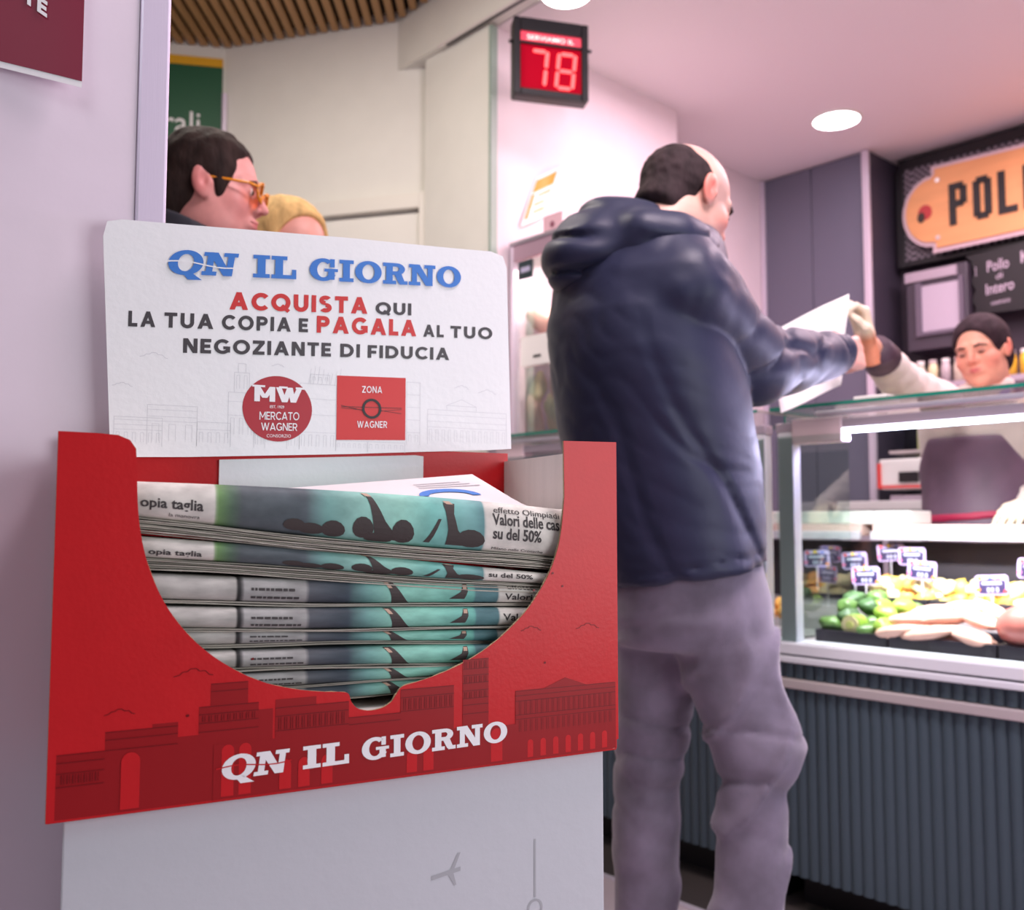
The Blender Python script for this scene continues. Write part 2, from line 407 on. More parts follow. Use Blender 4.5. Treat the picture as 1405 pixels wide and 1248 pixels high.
# green panel
gd = Vector((G1[0]-G0[0], G1[1]-G0[1], 0)); gl = gd.length; gd.normalize(); gn = Vector((gd.y, -gd.x, 0))
def GP(u, d, z):
    q = Vector((*G1, 0))-gd*u+gn*d; return (q.x, q.y, z)
g = root('wall_panel', 'tall green wall sign with yellow top band and white letters', 'sign', GP(.6, .02, 2.0))
part('panel', MB().box(GP, .01, 1.2, .004, .014, 1.6, 3.125), M['green'], g)
part('band', MB().box(GP, .01, 1.2, .004, .018, 3.125, 3.165), M['yellow'], g)
lt = MB()
for t, u0, u1 in (('rali', .27, .105),):
    laytext(lt, t, 0, 0, 1, 0, 1, lambda a, b, e: (a, b, e))
    sc = (u0-u1)
    lt.v = [GP(u0-a*sc, .0155+e, 2.80+b*.112) for a, b, e in lt.v]
part('lettering', lt, M['print_white'], g)
# corridor door
wd_ = Vector((G2[0]-G1[0], G2[1]-G1[1], 0)); wl = wd_.length; wd_.normalize(); wn = Vector((wd_.y, -wd_.x, 0))
def WP(u, d, z):
    q = Vector((*G2, 0))-wd_*u+wn*d; return (q.x, q.y, z)
dr = struct('door_1', MB().box(WP, .075, .93, .004, .016, .01, 2.36), M['wall_corr'], bevel=.002)
dm = mat('door_paint', (232, 228, 218), .5)
struct('door_frame', MB().box(WP, .02, .075, .004, .045, 0, 2.44).box(WP, .075, .93, .004, .045, 2.375, 2.44), dm, dr, bevel=.003)
struct('door_frame_outer', MB().box(WP, -.0, .02, .004, .06, 0, 2.47), dm, dr)
# pillar face at the shop opening and the bulkhead over it
struct('wall_end', MB().box(S, 1.255, 1.67, .03, .055, 0, 3.2), M['wall_corr'])
struct('trim_2', MB().box(S, 1.243, 1.255, .026, .06, 0, 2.99), mat('green_grey_edge', (150, 170, 158), .4))
struct('ceiling_bulkhead', MB().box(S, -4, 1.9, .0, .07, 3.005, 3.26), M['wall_corr'])
struct('trim_3', MB().box(S, -4, 1.5, .004, .016, 2.996, 3.006), M['black'])
struct('trim_4', MB().box(S, -4, 1.55, -.003, .004, 2.998, 3.01), mat('white_profile', (230, 222, 220), .4))
# shop shell
struct('ceiling_shop', MB().box(S, -4, 1.55, .07, 2.7, 3.0, 3.02), M['ceil_shop'])
struct('wall_left', MB().box(S, 1.255, 1.6, .06, 1.21, 0, 3.0), M['wall_shop'])
struct('wall_recess', MB().box(S, 1.518, 1.54, 1.21, 2.66, 0, 3.0), M['wall_shop'])
struct('wall_rear', MB().box(S, -4, 1.52, 2.67, 2.70, 0, 3.0), mat('dark_back_wall', (62, 52, 64), .6))
# tall anthracite cabinet block
cbn = root('tall_cabinet', 'tall anthracite panelled cabinet reaching the pink ceiling', 'cabinet', S(1.2, 2.5, 0))
for i, (a0, a1) in enumerate(((.895, 1.2), (1.205, 1.49))):
    part('panel', MB().box(S, a0, a1, 2.33, 2.65, .02, 2.995), M['cab'], cbn, bevel=.002)
part('joint', MB().box(S, 1.19, 1.215, 2.345, 2.6, .02, 2.99), M['cab_line'], cbn)
part('side_panel', MB().box(S, .868, .893, 2.335, 2.655, .02, 2.995), mat('dark_side_laminate', (66, 60, 74), .5), cbn)
part('corner_profile', MB().box(S, .862, .898, 2.308, 2.335, .02, 2.995), M['alu_lilac'], cbn, bevel=.003)
part('edge_profile', MB().box(S, 1.49, 1.515, 2.31, 2.34, .02, 2.995), M['alu_lilac'], cbn, bevel=.003)
# foreground pillar on the left, with its metal corner
struct('pillar', MB().box(D, -1.2, .074, .262, .42, 0, 3.26), M['pillar'])
struct('trim_5', MB().box(D, .0745, .106, .2585, .30, 0, 3.26), M['alu'], bevel=.003)
# ceiling downlights
def downlight(a, p, label, r=.108):
    c = S(a, p, 3.0); t = root('downlight', label, 'ceiling light', c, 'ceiling downlights')
    m = MB(); n = 32
    for rr, z in ((r*1.1, 2.9985), (r*1.1, 2.993), (r, 2.991), (r, 2.9985)):
        m.v += [(c[0]+rr*math.cos(6.2832*k/n), c[1]+rr*math.sin(6.2832*k/n), z) for k in range(n)]
    m.f += [(j*n+k, j*n+(k+1) % n, (j+1)*n+(k+1) % n, (j+1)*n+k) for j in range(3) for k in range(n)]
    part('rim', m, dm, t, smooth=True)
    d = MB(); d.v = [(c[0]+r*math.cos(6.2832*k/n), c[1]+r*math.sin(6.2832*k/n), 2.9925) for k in range(n)]; d.f = [tuple(range(n-1, -1, -1))]
    part('lens', d, M['down'], t)
downlight(.79, 1.86, 'round white recessed ceiling light above the anthracite cabinet')
downlight(.905, .10, 'round ceiling light cut by the top edge above the red number display', .09)
# ------------------------------------------------------------------ poster on the pillar
po = root('wall_poster', 'dark red paper notice with white margin curling off the left pillar', 'poster', D(-.15, .26, 1.6))
def pcurl(u, v):   # u 0..1 left to right, v 0..1 bottom to top
    s = -.42+(.018+.42)*u; z0 = 1.499+.008*(1-u)+.022*abs(math.sin((1-u)*2.2))
    lift = (1-v)**2*(.012+.010*math.sin(u*7))
    return s, .259-lift, z0+(2.02-z0)*v
def pf(d): return lambda u, v: D(pcurl(u, v)[0], pcurl(u, v)[1]-d, pcurl(u, v)[2])
part('sheet', MB().grid(pf(0), 30, 14), M['print_white'], po, smooth=True)
part('print', MB().grid(lambda u, v: pf(.0006)(u*.999+.001, .013+v*.987), 30, 14), mat('crimson_print', (128, 24, 54), .45), po, smooth=True)
pw = MB(); P, w = word('TTE', sans, .24, .14)
def pfn(s, z, e):
    u = (s+.42)/.438; v = (z-1.53)/.49; q = pcurl(max(0, min(1, u)), max(0, min(1, v))); return D(s, q[1]-.0012-e, z)
lay(pw, P, -.052, 1.590, -.0165, 1.568, .0175, pfn, w)
part('lettering', pw, M['print_white'], po)

# ------------------------------------------------------------------ newspaper stand
st = root('newspaper_stand', 'red and white cardboard newspaper dispenser on a tall pale grey plinth', 'display stand', D(.26, .12, 0))
fp = lambda s, z, e: D(s, -e, z)
# plinth
part('plinth', MB().prism([(.0125, .010), (.5055, .010), (.5055, .238), (.0225, .238)], lambda a, b, d: D(a, b, d), 0, .8205), M['grey_card'], st, bevel=.0015)
pp = MB(); pfp = lambda s, z, e: D(s, .010-e, z)
lay(pp, bar(0, 0, 1, 0, .16)+[[(.62, .05), (.78, .05), (1.0, .62), (.9, .62)]]+[[(.55, -.05), (.75, -.05), (.86, -.55), (.78, -.55)]], .319, .7255, .348, .7295, .024, pfp, 1.0)
pp2 = MB(); lay(pp2, rect(-.0011, .69, .0011, .7445)+[[(a, .68+b-.0) for a, b in q] for q in ring(0, 0, .0085, .0085, .0062, .0062, 0, 360)]+rect(-.0011, .655, .0011, .6715)+[[(a, .648+b) for a, b in q] for q in ring(0, 0, .012, .012, .0095, .0095, -40, 220)]+[[(a, .628+b) for a, b in q] for q in ring(0, 0, .010, .012, .0075, .0095, 0, 360)],
                 .4265, 0, 1.4265, 0, 1, pfp, 1.0)
part('plane_print', pp, M['print_grey'], st); part('chain_print', pp2, M['print_grey'], st)
# front panel
cut = [(.4545, 1.130), (.4552, 1.075), (.452, 1.045), (.447, 1.022), (.438, 1.0), (.428, .984), (.415, .967), (.40, .9525), (.382, .9385), (.364, .9275), (.344, .918), (.322, .9105), (.300, .905), (.286, .902),
       (.281, .897), (.276, .890), (.269, .8855), (.260, .8835), (.251, .8840), (.243, .887), (.238, .893), (.236, .899), (.231, .9015), (.215, .903), (.198, .9055), (.182, .909), (.165, .914), (.148, .9215), (.132, .931), (.117, .942), (.103, .955), (.091, .9695), (.081, .985), (.0725, 1.003), (.066, 1.022), (.0615, 1.043), (.0590, 1.065), (.0578, 1.095)]
def smooth_poly(P):
    out = []
    for i in range(len(P)-1):
        p0 = P[max(i-1, 0)]; p1 = P[i]; p2 = P[i+1]; p3 = P[min(i+2, len(P)-1)]
        for t in (0, .34, .67):
            out.append(tuple(.5*((2*p1[j])+(-p0[j]+p2[j])*t+(2*p0[j]-5*p1[j]+4*p2[j]-p3[j])*t*t+(-p0[j]+3*p1[j]-3*p2[j]+p3[j])*t**3) for j in (0, 1)))
    return out+[P[-1]]
cut2 = [cut[0]]+smooth_poly(cut[1:])
outline = [(0, .822), (.505, .823), (.507, .829), (.517, .832), (.517, 1.131)]+cut2+[(.0565, 1.108), (.052, 1.115), (.043, 1.1185), (.03, 1.1195), (0, 1.1200)]
rr = random.Random(3)
jag = [(a+rr.uniform(-.0004, .0004), b+rr.uniform(-.0004, .0004)) for a, b in outline]
part('front_panel', MB().prism(jag, fp, -.0028, -.0001), M['card_edge'], st, label='raw tan cardboard edge of the front panel')
part('front_print', MB().prism(outline, fp, -.0001, .0004), M['red'], st, label='glossy red printed face of the front panel')
# skyline print, darker red, on the front
sky = MB(); Z0 = .8235
def blk(mb, s0, s1, z1, k=0, z0=None, e=.00045): mb.box(lambda a, p, z: fp(a, z, e+p), s0, s1, 0, .00003, z0 or Z0, z1)
def frect(mb, s0, s1, z0, z1, e=.0005): mb.quad(fp(s0, z0, e), fp(s1, z0, e), fp(s1, z1, e), fp(s0, z1, e))
for s0, s1, z0, z1 in ((.006, .040, Z0, .872), (.040, .0745, Z0, .886), (.0745, .094, Z0, .889), (.094, .122, Z0, .877), (.110, .158, .868, .899), (.119, .149, .899, .917), (.158, .170, Z0, .893),
                       (.172, .207, Z0, .900), (.207, .236, Z0, .893), (.236, .284, Z0, .879), (.284, .336, Z0, .899), (.345, .3715, Z0, .9215), (.122, .172, Z0, .868), (.336, .345, Z0, .86), (.3715, .400, Z0, .858), (.400, .5135, Z0, .8885)):
    ek = ek+.00003 if 'ek' in globals() else .00043
    frect(sky, s0, s1, z0, z1, ek)
sky.add([fp(a, b, .00092) for a, b in ((.43, .8885), (.48, .8885), (.455, .8975))], [(0, 1, 2)])
part('skyline_print', sky, M['red_dark'], st)
arc_ = MB()
for s0, s1, z1 in ((.052, .066, .862), (.176, .186, .845), (.192, .202, .845), (.212, .222, .845), (.29, .30, .84), (.306, .316, .84), (.374, .386, .85), (.413, .419, .839), (.427, .433, .839), (.441, .447, .839), (.455, .461, .839), (.469, .475, .839), (.483, .489, .839), (.497, .503, .839), (.1285, .1385, .862), (.1425, .1525, .862)):
    frect(arc_, s0, s1, Z0+.002, z1, .00094)
    arc_.add([fp((s0+s1)/2+(s1-s0)/2*math.cos(t*math.pi/8), z1+(s1-s0)/2*math.sin(t*math.pi/8), .00094) for t in range(9)], [tuple(range(9))])
part('arch_print', arc_, M['red'], st)
ln = MB(); rr = random.Random(5)
def fl_(s0, z0, s1, z1, t=.0006, e=.00100):
    for q in bar(s0, z0, s1, z1, t): ln.add([fp(a, b, e) for a, b in q], [(0, 1, 2, 3)])
for s0, s1, zs in ((.006, .04, (.872, .866, .858, .848)), (.04, .094, (.886, .88, .872)), (.11, .158, (.899, .893, .886, .879)), (.119, .149, (.917, .911)), (.172, .236, (.893, .886, .874)), (.345, .3715, (.9215, .913, .907, .9, .893, .886, .88, .872)), (.40, .5135, (.8885, .884, .879, .866, .862)), (.284, .336, (.899, .892, .88)), (.236, .284, (.879, .873))):
    for z in zs: fl_(s0, z, s1, z)
for s0, s1, z0, z1, st_ in ((.404, .511, .866, .879, .006), (.404, .511, .85, .861, .006), (.347, .371, .9135, .92, .005), (.347, .371, .90, .906, .005), (.347, .371, .886, .892, .005), (.01, .038, .85, .857, .004), (.113, .156, .887, .892, .005), (.175, .234, .875, .885, .005), (.287, .335, .881, .891, .005)):
    s = s0
    while s < s1: fl_(s, z0, s, z1); fl_(s+.0018, z0, s+.0018, z1, .0004); s += st_
for cx, cz, w in ((.417, .945, .016), (.481, .944, .019), (.105, .925, .022), (.05, .899, .016)):
    pts = [(-1, 0), (-.7, .1), (-.55, .3), (-.3, .32), (-.15, .5), (.15, .5), (.3, .3), (.6, .3), (.8, .02), (1, -.05)]
    for i in range(9): fl_(cx+pts[i][0]*w*.7, cz+pts[i][1]*w*.5, cx+pts[i+1][0]*w*.7, cz+pts[i+1][1]*w*.5, .0006)
for cx, cz in ((.419, .983), (.451, .986), (.431, .913), (.151, .955-.02), (.1, .893), (.44, .999)): fl_(cx, cz, cx+.0022, cz+.0006, .0018)
part('line_print', ln, M['red_line'], st)
def masthead(mb, fn, s0, z0, s1, z1, h, spans):
    for (txt, a, b) in spans:
        P, w = word(txt, slab, .3, -.03 if txt == 'QN' else .06, 1, .12 if txt == 'QN' else 0)
        za = z0+(z1-z0)*(a-s0)/(s1-s0); zb = z0+(z1-z0)*(b-s0)/(s1-s0)
        lay(mb, P, a, za, b, zb, h, fn, w, .0012)
fl2 = MB(); masthead(fl2, fp, .127, .8385, .391, .8430, .0190, (('QN', .1275, .182), ('IL', .196, .2365), ('GIORNO', .248, .391)))
part('front_lettering', fl2, M['print_white'], st)
cutl = MB()
def swoosh(mb, fn, s0, s1, z0, z1, h, t):
    n = 10
    for i in range(n):
        a, b = i/n, (i+1)/n; q = lambda x, k: fn(s0+(s1-s0)*x, z0+(z1-z0)*x+h*(.50+.08*math.sin(x*6.2))+k, .0015)
        mb.add([q(a, -t), q(b, -t), q(b, t), q(a, t)], [(0, 1, 2, 3)])
swoosh(cutl, fp, .124, .186, .8385, .8395, .019, .0005)
part('front_lettering_cut', cutl, M['red'], st)
# back, sides, base
part('back_panel', MB().box(D, .012, .517, .2445, .2475, .8225, 1.135), M['red'], st)
part('inner_flap', MB().add([D(.165, .2425, 1.02), D(.402, .2425, 1.02), D(.4015, .240, 1.1275), (D(.391, .2405, 1.1285)), D(.165, .241, 1.1165), D(.165, .2440, 1.02), D(.402, .2440, 1.02), D(.4015, .2440, 1.1275), (D(.391, .2440, 1.1285)), D(.165, .2440, 1.1165)],
     [(0, 1, 2, 3, 4), (9, 8, 7, 6, 5), (0, 5, 6, 1), (1, 6, 7, 2), (2, 7, 8, 3), (3, 8, 9, 4), (4, 9, 5, 0)]), M['white_card'], st, label='white cardboard flap inside the back of the tray')
def side(s0, s1, zt, m, nm, lab=None):
    k = .012 if s0 < .1 else 0
    part(nm, MB().add([D(s0, .002, .8225), D(s0+k, .2445, .8225), D(s0+k, .2445, zt-.001), D(s0, .002, zt), D(s1, .002, .8225), D(s1+k, .2445, .8225), D(s1+k, .2445, zt-.001), D(s1, .002, zt)],
         [(0, 1, 2, 3), (7, 6, 5, 4), (0, 4, 5, 1), (1, 5, 6, 2), (2, 6, 7, 3), (3, 7, 4, 0)]), m, st, label=lab)
side(.512, .5145, 1.1255, M['card_in'], 'side_panel', 'raw pale cardboard inside of the right wall'); side(.0025, .005, 1.116, M['card_in'], 'side_panel', 'raw pale cardboard inside of the left wall')
side(.5147, .5165, 1.1235, M['red'], 'side_print'); side(.0003, .0022, 1.114, M['red'], 'side_print')
part('base_panel', MB().prism([(.001, .003), (.5165, .003), (.5165, .246), (.013, .246)], lambda a, b, d: D(a, b, .8207+d), 0, .0028), M['red'], st)
part('raised_shelf', MB().box(D, .018, .5115, .004, .243, .879, .8825).box(D, .018, .024, .004, .243, .8237, .879).box(D, .5055, .5115, .004, .243, .8237, .879), M['card_in'], st)
# header card
hp = lambda s, z, e: D(s, .2415-e-.004*math.sin(max(0, s)/.52*math.pi), z)
ho = [(.075, 1.1165), (.055, 1.135), (.0535, 1.142), (.0505, 1.20), (.046, 1.29), (.0425, 1.345), (.043, 1.357), (.049, 1.3635), (.060, 1.365), (.12, 1.368), (.25, 1.3755), (.38, 1.382), (.49, 1.388), (.502, 1.3865), (.509, 1.380), (.512, 1.370), (.514, 1.31), (.5165, 1.22), (.519, 1.1405),
      (.40, 1.1325), (.28, 1.1255), (.165, 1.120)]
def hgrid():   # card as a gently bowed sheet
    m = MB(); top = [(.0425, 1.345), (.046, 1.361), (.06, 1.365), (.12, 1.368), (.18, 1.3715), (.25, 1.3755), (.31, 1.379), (.38, 1.382), (.44, 1.385), (.49, 1.388), (.507, 1.384), (.5125, 1.370)]
    bot = [(.0545, 1.135), (.066, 1.125), (.08, 1.1165), (.13, 1.118), (.19, 1.121), (.25, 1.124), (.31, 1.127), (.38, 1.1315), (.44, 1.135), (.49, 1.138), (.508, 1.1395), (.519, 1.1405)]
    n = len(top); vs = []
    for e in (.0, .0026):
        for j in range(7):
            for i in range(n):
                t = j/6; vs.append(hp(bot[i][0]*(1-t)+top[i][0]*t, bot[i][1]*(1-t)+top[i][1]*t, e))
    fs = [(j*n+i, j*n+i+1, (j+1)*n+i+1, (j+1)*n+i) for j in range(6) for i in range(n-1)]; k = 7*n
    fs2 = [tuple(x+k for x in q) for q in fs]; fs1 = [q[::-1] for q in fs]
    bd = [i for i in range(n)]+[j*n+n-1 for j in range(1, 7)]+[6*n+i for i in range(n-2, -1, -1)]+[j*n for j in range(5, 0, -1)]
    m.add(vs, fs1+fs2+[(bd[i], bd[(i+1) % len(bd)], bd[(i+1) % len(bd)]+k, bd[i]+k) for i in range(len(bd))]); return m
hd = part('header_card', hgrid(), M['white_card'], st, smooth=False, label='white header card printed with blue, red and charcoal lettering')
hf = lambda s, z, e: hp(s, z, e+.0026)
def hpart(nm, mb, m): o = part(nm, mb, m, hd); return o
hs = MB()
def hl(s0, z0, s1, z1, t=.0005, e=.00012):
    for q in bar(s0, z0, s1, z1, t): hs.add([hf(a, b, e) for a, b in q], [(0, 1, 2, 3)])
def hb(s0, s1, z0, z1, n=0, rows=()):
    hl(s0, z0, s0, z1); hl(s1, z0, s1, z1); hl(s0, z1, s1, z1)
    for z in rows: hl(s0, z, s1, z, .0004)
    if n:
        for i in range(n):
            a = s0+(s1-s0)*(i+.3)/n; b = s0+(s1-s0)*(i+.7)/n; za = z0+.004; zb = (rows[0] if rows else z1)-.003
            hl(a, za, a, zb, .0004); hl(b, za, b, zb, .0004); hl(a, zb, b, zb, .0004)
for q in ((.058, .105, 1.128, 1.158, 6, (1.145, 1.15, 1.155)), (.09, .14, 1.13, 1.172, 3, (1.155, 1.16, 1.167)), (.14, .175, 1.13, 1.156, 4, (1.148,)), (.172, .2, 1.14, 1.19, 3, (1.165, 1.18)), (.178, .194, 1.19, 1.212, 2, ()),
          (.182, .19, 1.212, 1.222, 0, ()), (.25, .292, 1.13, 1.205, 5, (1.15, 1.17, 1.188)), (.262, .284, 1.205, 1.216, 3, ()), (.292, .33, 1.13, 1.142, 6, ()), (.33, .376, 1.13, 1.142, 6, ()), (.378, .395, 1.14, 1.215, 2, (1.155, 1.17, 1.185, 1.2)), (.405, .512, 1.142, 1.184, 13, (1.163, 1.17, 1.178)), (.43, .47, 1.184, 1.19, 0, ()), (.2, .212, 1.13, 1.15, 2, ()), (.236, .25, 1.13, 1.15, 2, ())):
    hb(*q[:4], n=q[4], rows=q[5])
for i in range(8): hl(.26+.005*i, 1.205, .2625+.005*i, 1.222+.004*math.sin(i), .0004)
hl(.43, 1.19, .45, 1.198); hl(.45, 1.198, .47, 1.19)
for cx, cz, w in ((.095, 1.222, .02), (.065, 1.19, .014), (.45, 1.212, .014), (.485, 1.208, .018), (.225, 1.222, .01)):
    pts = [(-1, 0), (-.7, .1), (-.55, .3), (-.3, .32), (-.15, .5), (.15, .5), (.3, .3), (.6, .3), (.8, .02), (1, -.05)]
    for i in range(9): hl(cx+pts[i][0]*w*.7, cz+pts[i][1]*w*.5, cx+pts[i+1][0]*w*.7, cz+pts[i+1][1]*w*.5, .0006)
hpart('skyline_print', hs, M['print_pale'])
m = MB(); masthead(m, hf, .105, 1.3125, .448, 1.3365, .0255, (('QN', .105, .1765), ('IL', .1955, .2435), ('GIORNO', .2585, .448))); hpart('masthead_lettering', m, M['print_blue'])
m = MB(); swoosh(m, hf, .102, .181, 1.3125, 1.3150, .0255, .0007); hpart('masthead_cut', m, M['white_card'])
def line(mb, items, sa, za, sb, zb, t=.23, gap=.17):
    for txt, a, b, h in items:
        P, w = word(txt, sans, t, gap); k = lambda s: za+(zb-za)*(s-sa)/(sb-sa)
        lay(mb, P, a, k(a), b, k(b), h, hf, w)
r_ = MB(); d_ = MB()
line(r_, (('ACQUISTA', .171, .328, .0195),), .171, 1.2805, .328, 1.2915, .25)
line(d_, (('QUI', .338, .383, .0145),), .171, 1.2805, .328, 1.2915)
L2 = (.069, 1.2525, .492, 1.2765)
line(d_, (('LA', .069, .0955, .0165), ('TUA', .1045, .1545, .0163), ('COPIA', .1635, .2385, .016), ('E', .2475, .258, .0158), ('AL', .3985, .4255, .0148), ('TUO', .4345, .492, .0148)), *L2, gap=.2)
line(r_, (('PAGALA', .268, .3895, .0195),), *L2, t=.25)
line(d_, (('NEGOZIANTE', .124, .285, .0158), ('DI', .296, .3195, .0155), ('FIDUCIA', .329, .433, .015)), .124, 1.2290, .433, 1.2455)
hpart('red_lettering', r_, M['print_red']); hpart('charcoal_lettering', d_, M['print_dark'])
# badges
m = MB(); m.add([hf(.2255+.0385*math.cos(2*math.pi*i/48), 1.1745+.0365*math.sin(2*math.pi*i/48), .00025) for i in range(48)], [tuple(range(48))])
bg = hpart('round_badge', m, M['print_badge'])
m = MB(); m.add([hf(a, b, .00025) for a, b in ((.2925, 1.1425), (.3765, 1.1455), (.3765, 1.2195), (.2925, 1.2165))], [(0, 1, 2, 3)])
hpart('square_badge', m, M['print_red'])
m = MB(); P, w = word('MW', slab_mw := (lambda c: (lambda g: (g[0], g[1]))(sans(c, .27))), .27, .03)
lay(m, P, .1995, 1.1815, .2525, 1.1825, .0165, hf, w, .0006)
for s0, s1 in ((.197, .211), (.2265, .236), (.245, .2555)):
    for z in (1.1975,): m.add([hf(a, b, .0007) for a, b in ((s0, z), (s1, z), (s1, z+.0022), (s0, z+.0022))], [(0, 1, 2, 3)])
laytext(m, 'EST. 1929', .2165, 1.1748, .2325, 1.1752, .0032, hf, .01, .0006)
m2 = []
P, w = word('MERCATO', sans, .15, .1); lay(m, P, .2055, 1.1615, .2495, 1.1628, .0088, hf, w, .0006)
P, w = word('WAGNER', sans, .15, .1); lay(m, P, .2075, 1.1497, .2475, 1.1508, .0085, hf, w, .0006)
laytext(m, 'CONSORZIO', .2135, 1.1423, .2405, 1.1430, .0036, hf, .0, .0006)
P, w = word('ZONA', sans, .16, .16); lay(m, P, .3225, 1.1985, .347, 1.1995, .0078, hf, w, .0006)
P, w = word('WAGNER', sans, .16, .16); lay(m, P, .317, 1.1575, .3535, 1.1590, .0078, hf, w, .0006)
hpart('badge_lettering', m, M['print_white'])
m = MB(); lay(m, [[(a+.3345, b+1.1805) for a, b in q] for q in ring(0, 0, .0118, .0118, .0088, .0088, 0, 360, 28)], 0, 0, 1, 0, 1, hf, 1, .0007)
for q in bar(.2975, 1.1795, .3255, 1.1785, .0005)+bar(.2975, 1.1825, .3255, 1.1775, .0005)+bar(.298, 1.181, .3715, 1.183, .0006)+bar(.344, 1.1790, .371, 1.1765, .0005)+bar(.344, 1.178, .3715, 1.1815, .0005): m.add([hf(a, b, .0007) for a, b in q], [(0, 1, 2, 3)])
hpart('ring_print', m, M['print_black'])

# ------------------------------------------------------------------ newspapers
def paper_mat(name, stops, dark=1.0):
    m = bpy.data.materials.new(name); m.use_nodes = True; nt = m.node_tree; N = nt.nodes; L = nt.links
    b = N['Principled BSDF']; b.inputs['Roughness'].default_value = .62; b.inputs['Specular IOR Level'].default_value = .3
    uv = N.new('ShaderNodeUVMap'); uv.uv_map = 'UVMap'; sp = N.new('ShaderNodeSeparateXYZ'); L.new(uv.outputs[0], sp.inputs[0])
    r = N.new('ShaderNodeValToRGB'); r.color_ramp.interpolation = 'LINEAR'; e = r.color_ramp.elements
    while len(e) > 1: e.remove(e[-1])
    e[0].position = stops[0][0]; e[0].color = srgb(stops[0][1])
    for p, c in stops[1:]: q = e.new(p); q.color = srgb(c)
    L.new(sp.outputs[0], r.inputs[0])
    nz = N.new('ShaderNodeTexNoise'); nz.inputs['Scale'].default_value = 3.0; nz.inputs['Detail'].default_value = 3
    mp = N.new('ShaderNodeMapping'); mp.inputs['Scale'].default_value = (7, 2.2, 1); L.new(uv.outputs[0], mp.inputs[0]); L.new(mp.outputs[0], nz.inputs[0])
    mr = N.new('ShaderNodeMapRange'); mr.inputs[1].default_value = .3; mr.inputs[2].default_value = .7; mr.inputs[3].default_value = .80; mr.inputs[4].default_value = 1.2
    L.new(nz.outputs[0], mr.inputs[0]); mx = N.new('ShaderNodeVectorMath'); mx.operation = 'SCALE'
    L.new(r.outputs[0], mx.inputs[0]); L.new(mr.outputs[0], mx.inputs['Scale']); L.new(mx.outputs[0], b.inputs['Base Color'])
    return m
PW = (214, 210, 202)
MA = paper_mat('front_page_print', [(0, PW), (.225, PW), (.227, (112, 150, 92)), (.25, (92, 118, 96)), (.27, (88, 96, 100)), (.38, (84, 94, 100)), (.42, (112, 158, 152)), (.46, (136, 184, 174)), (.56, (150, 206, 190)), (.62, (120, 186, 176)), (.69, (120, 172, 168)), (.728, (100, 146, 148)), (.731, PW), (1, PW)])
MB_ = paper_mat('lower_page_print', [(0, (150, 152, 152)), (.05, (182, 180, 176)), (.262, (186, 184, 178)), (.264, (52, 52, 50)), (.272, (48, 48, 50)), (.276, (168, 168, 166)), (.385, (160, 160, 158)), (.388, (84, 88, 94)), (.46, (62, 74, 84)), (.50, (110, 158, 152)), (.55, (140, 200, 182)), (.62, (136, 200, 182)), (.71, (108, 176, 164)), (.715, (88, 128, 132)), (.763, (84, 122, 128)), (.766, PW), (1, PW)])
MP = mat('newsprint_edges', (190, 184, 172), .9, bump=.6, bscale=400, var=.18, vscale=300, stretch=(.02, .02, 1))
M['news_ink'] = mat('newspaper_ink', (62, 58, 58), .7); M['news_brown'] = mat('brown_figure_print', (64, 56, 54), .7); M['news_skin'] = mat('pale_hand_print', (190, 160, 140), .7)
S0, S1 = .010, .507
def paper(*a, **k):
    global D
    keep = D; D = lambda s, n, z: keep(max(s, .006+.055*n), n, z)
    try: return paper_(*a, **k)
    finally: D = keep
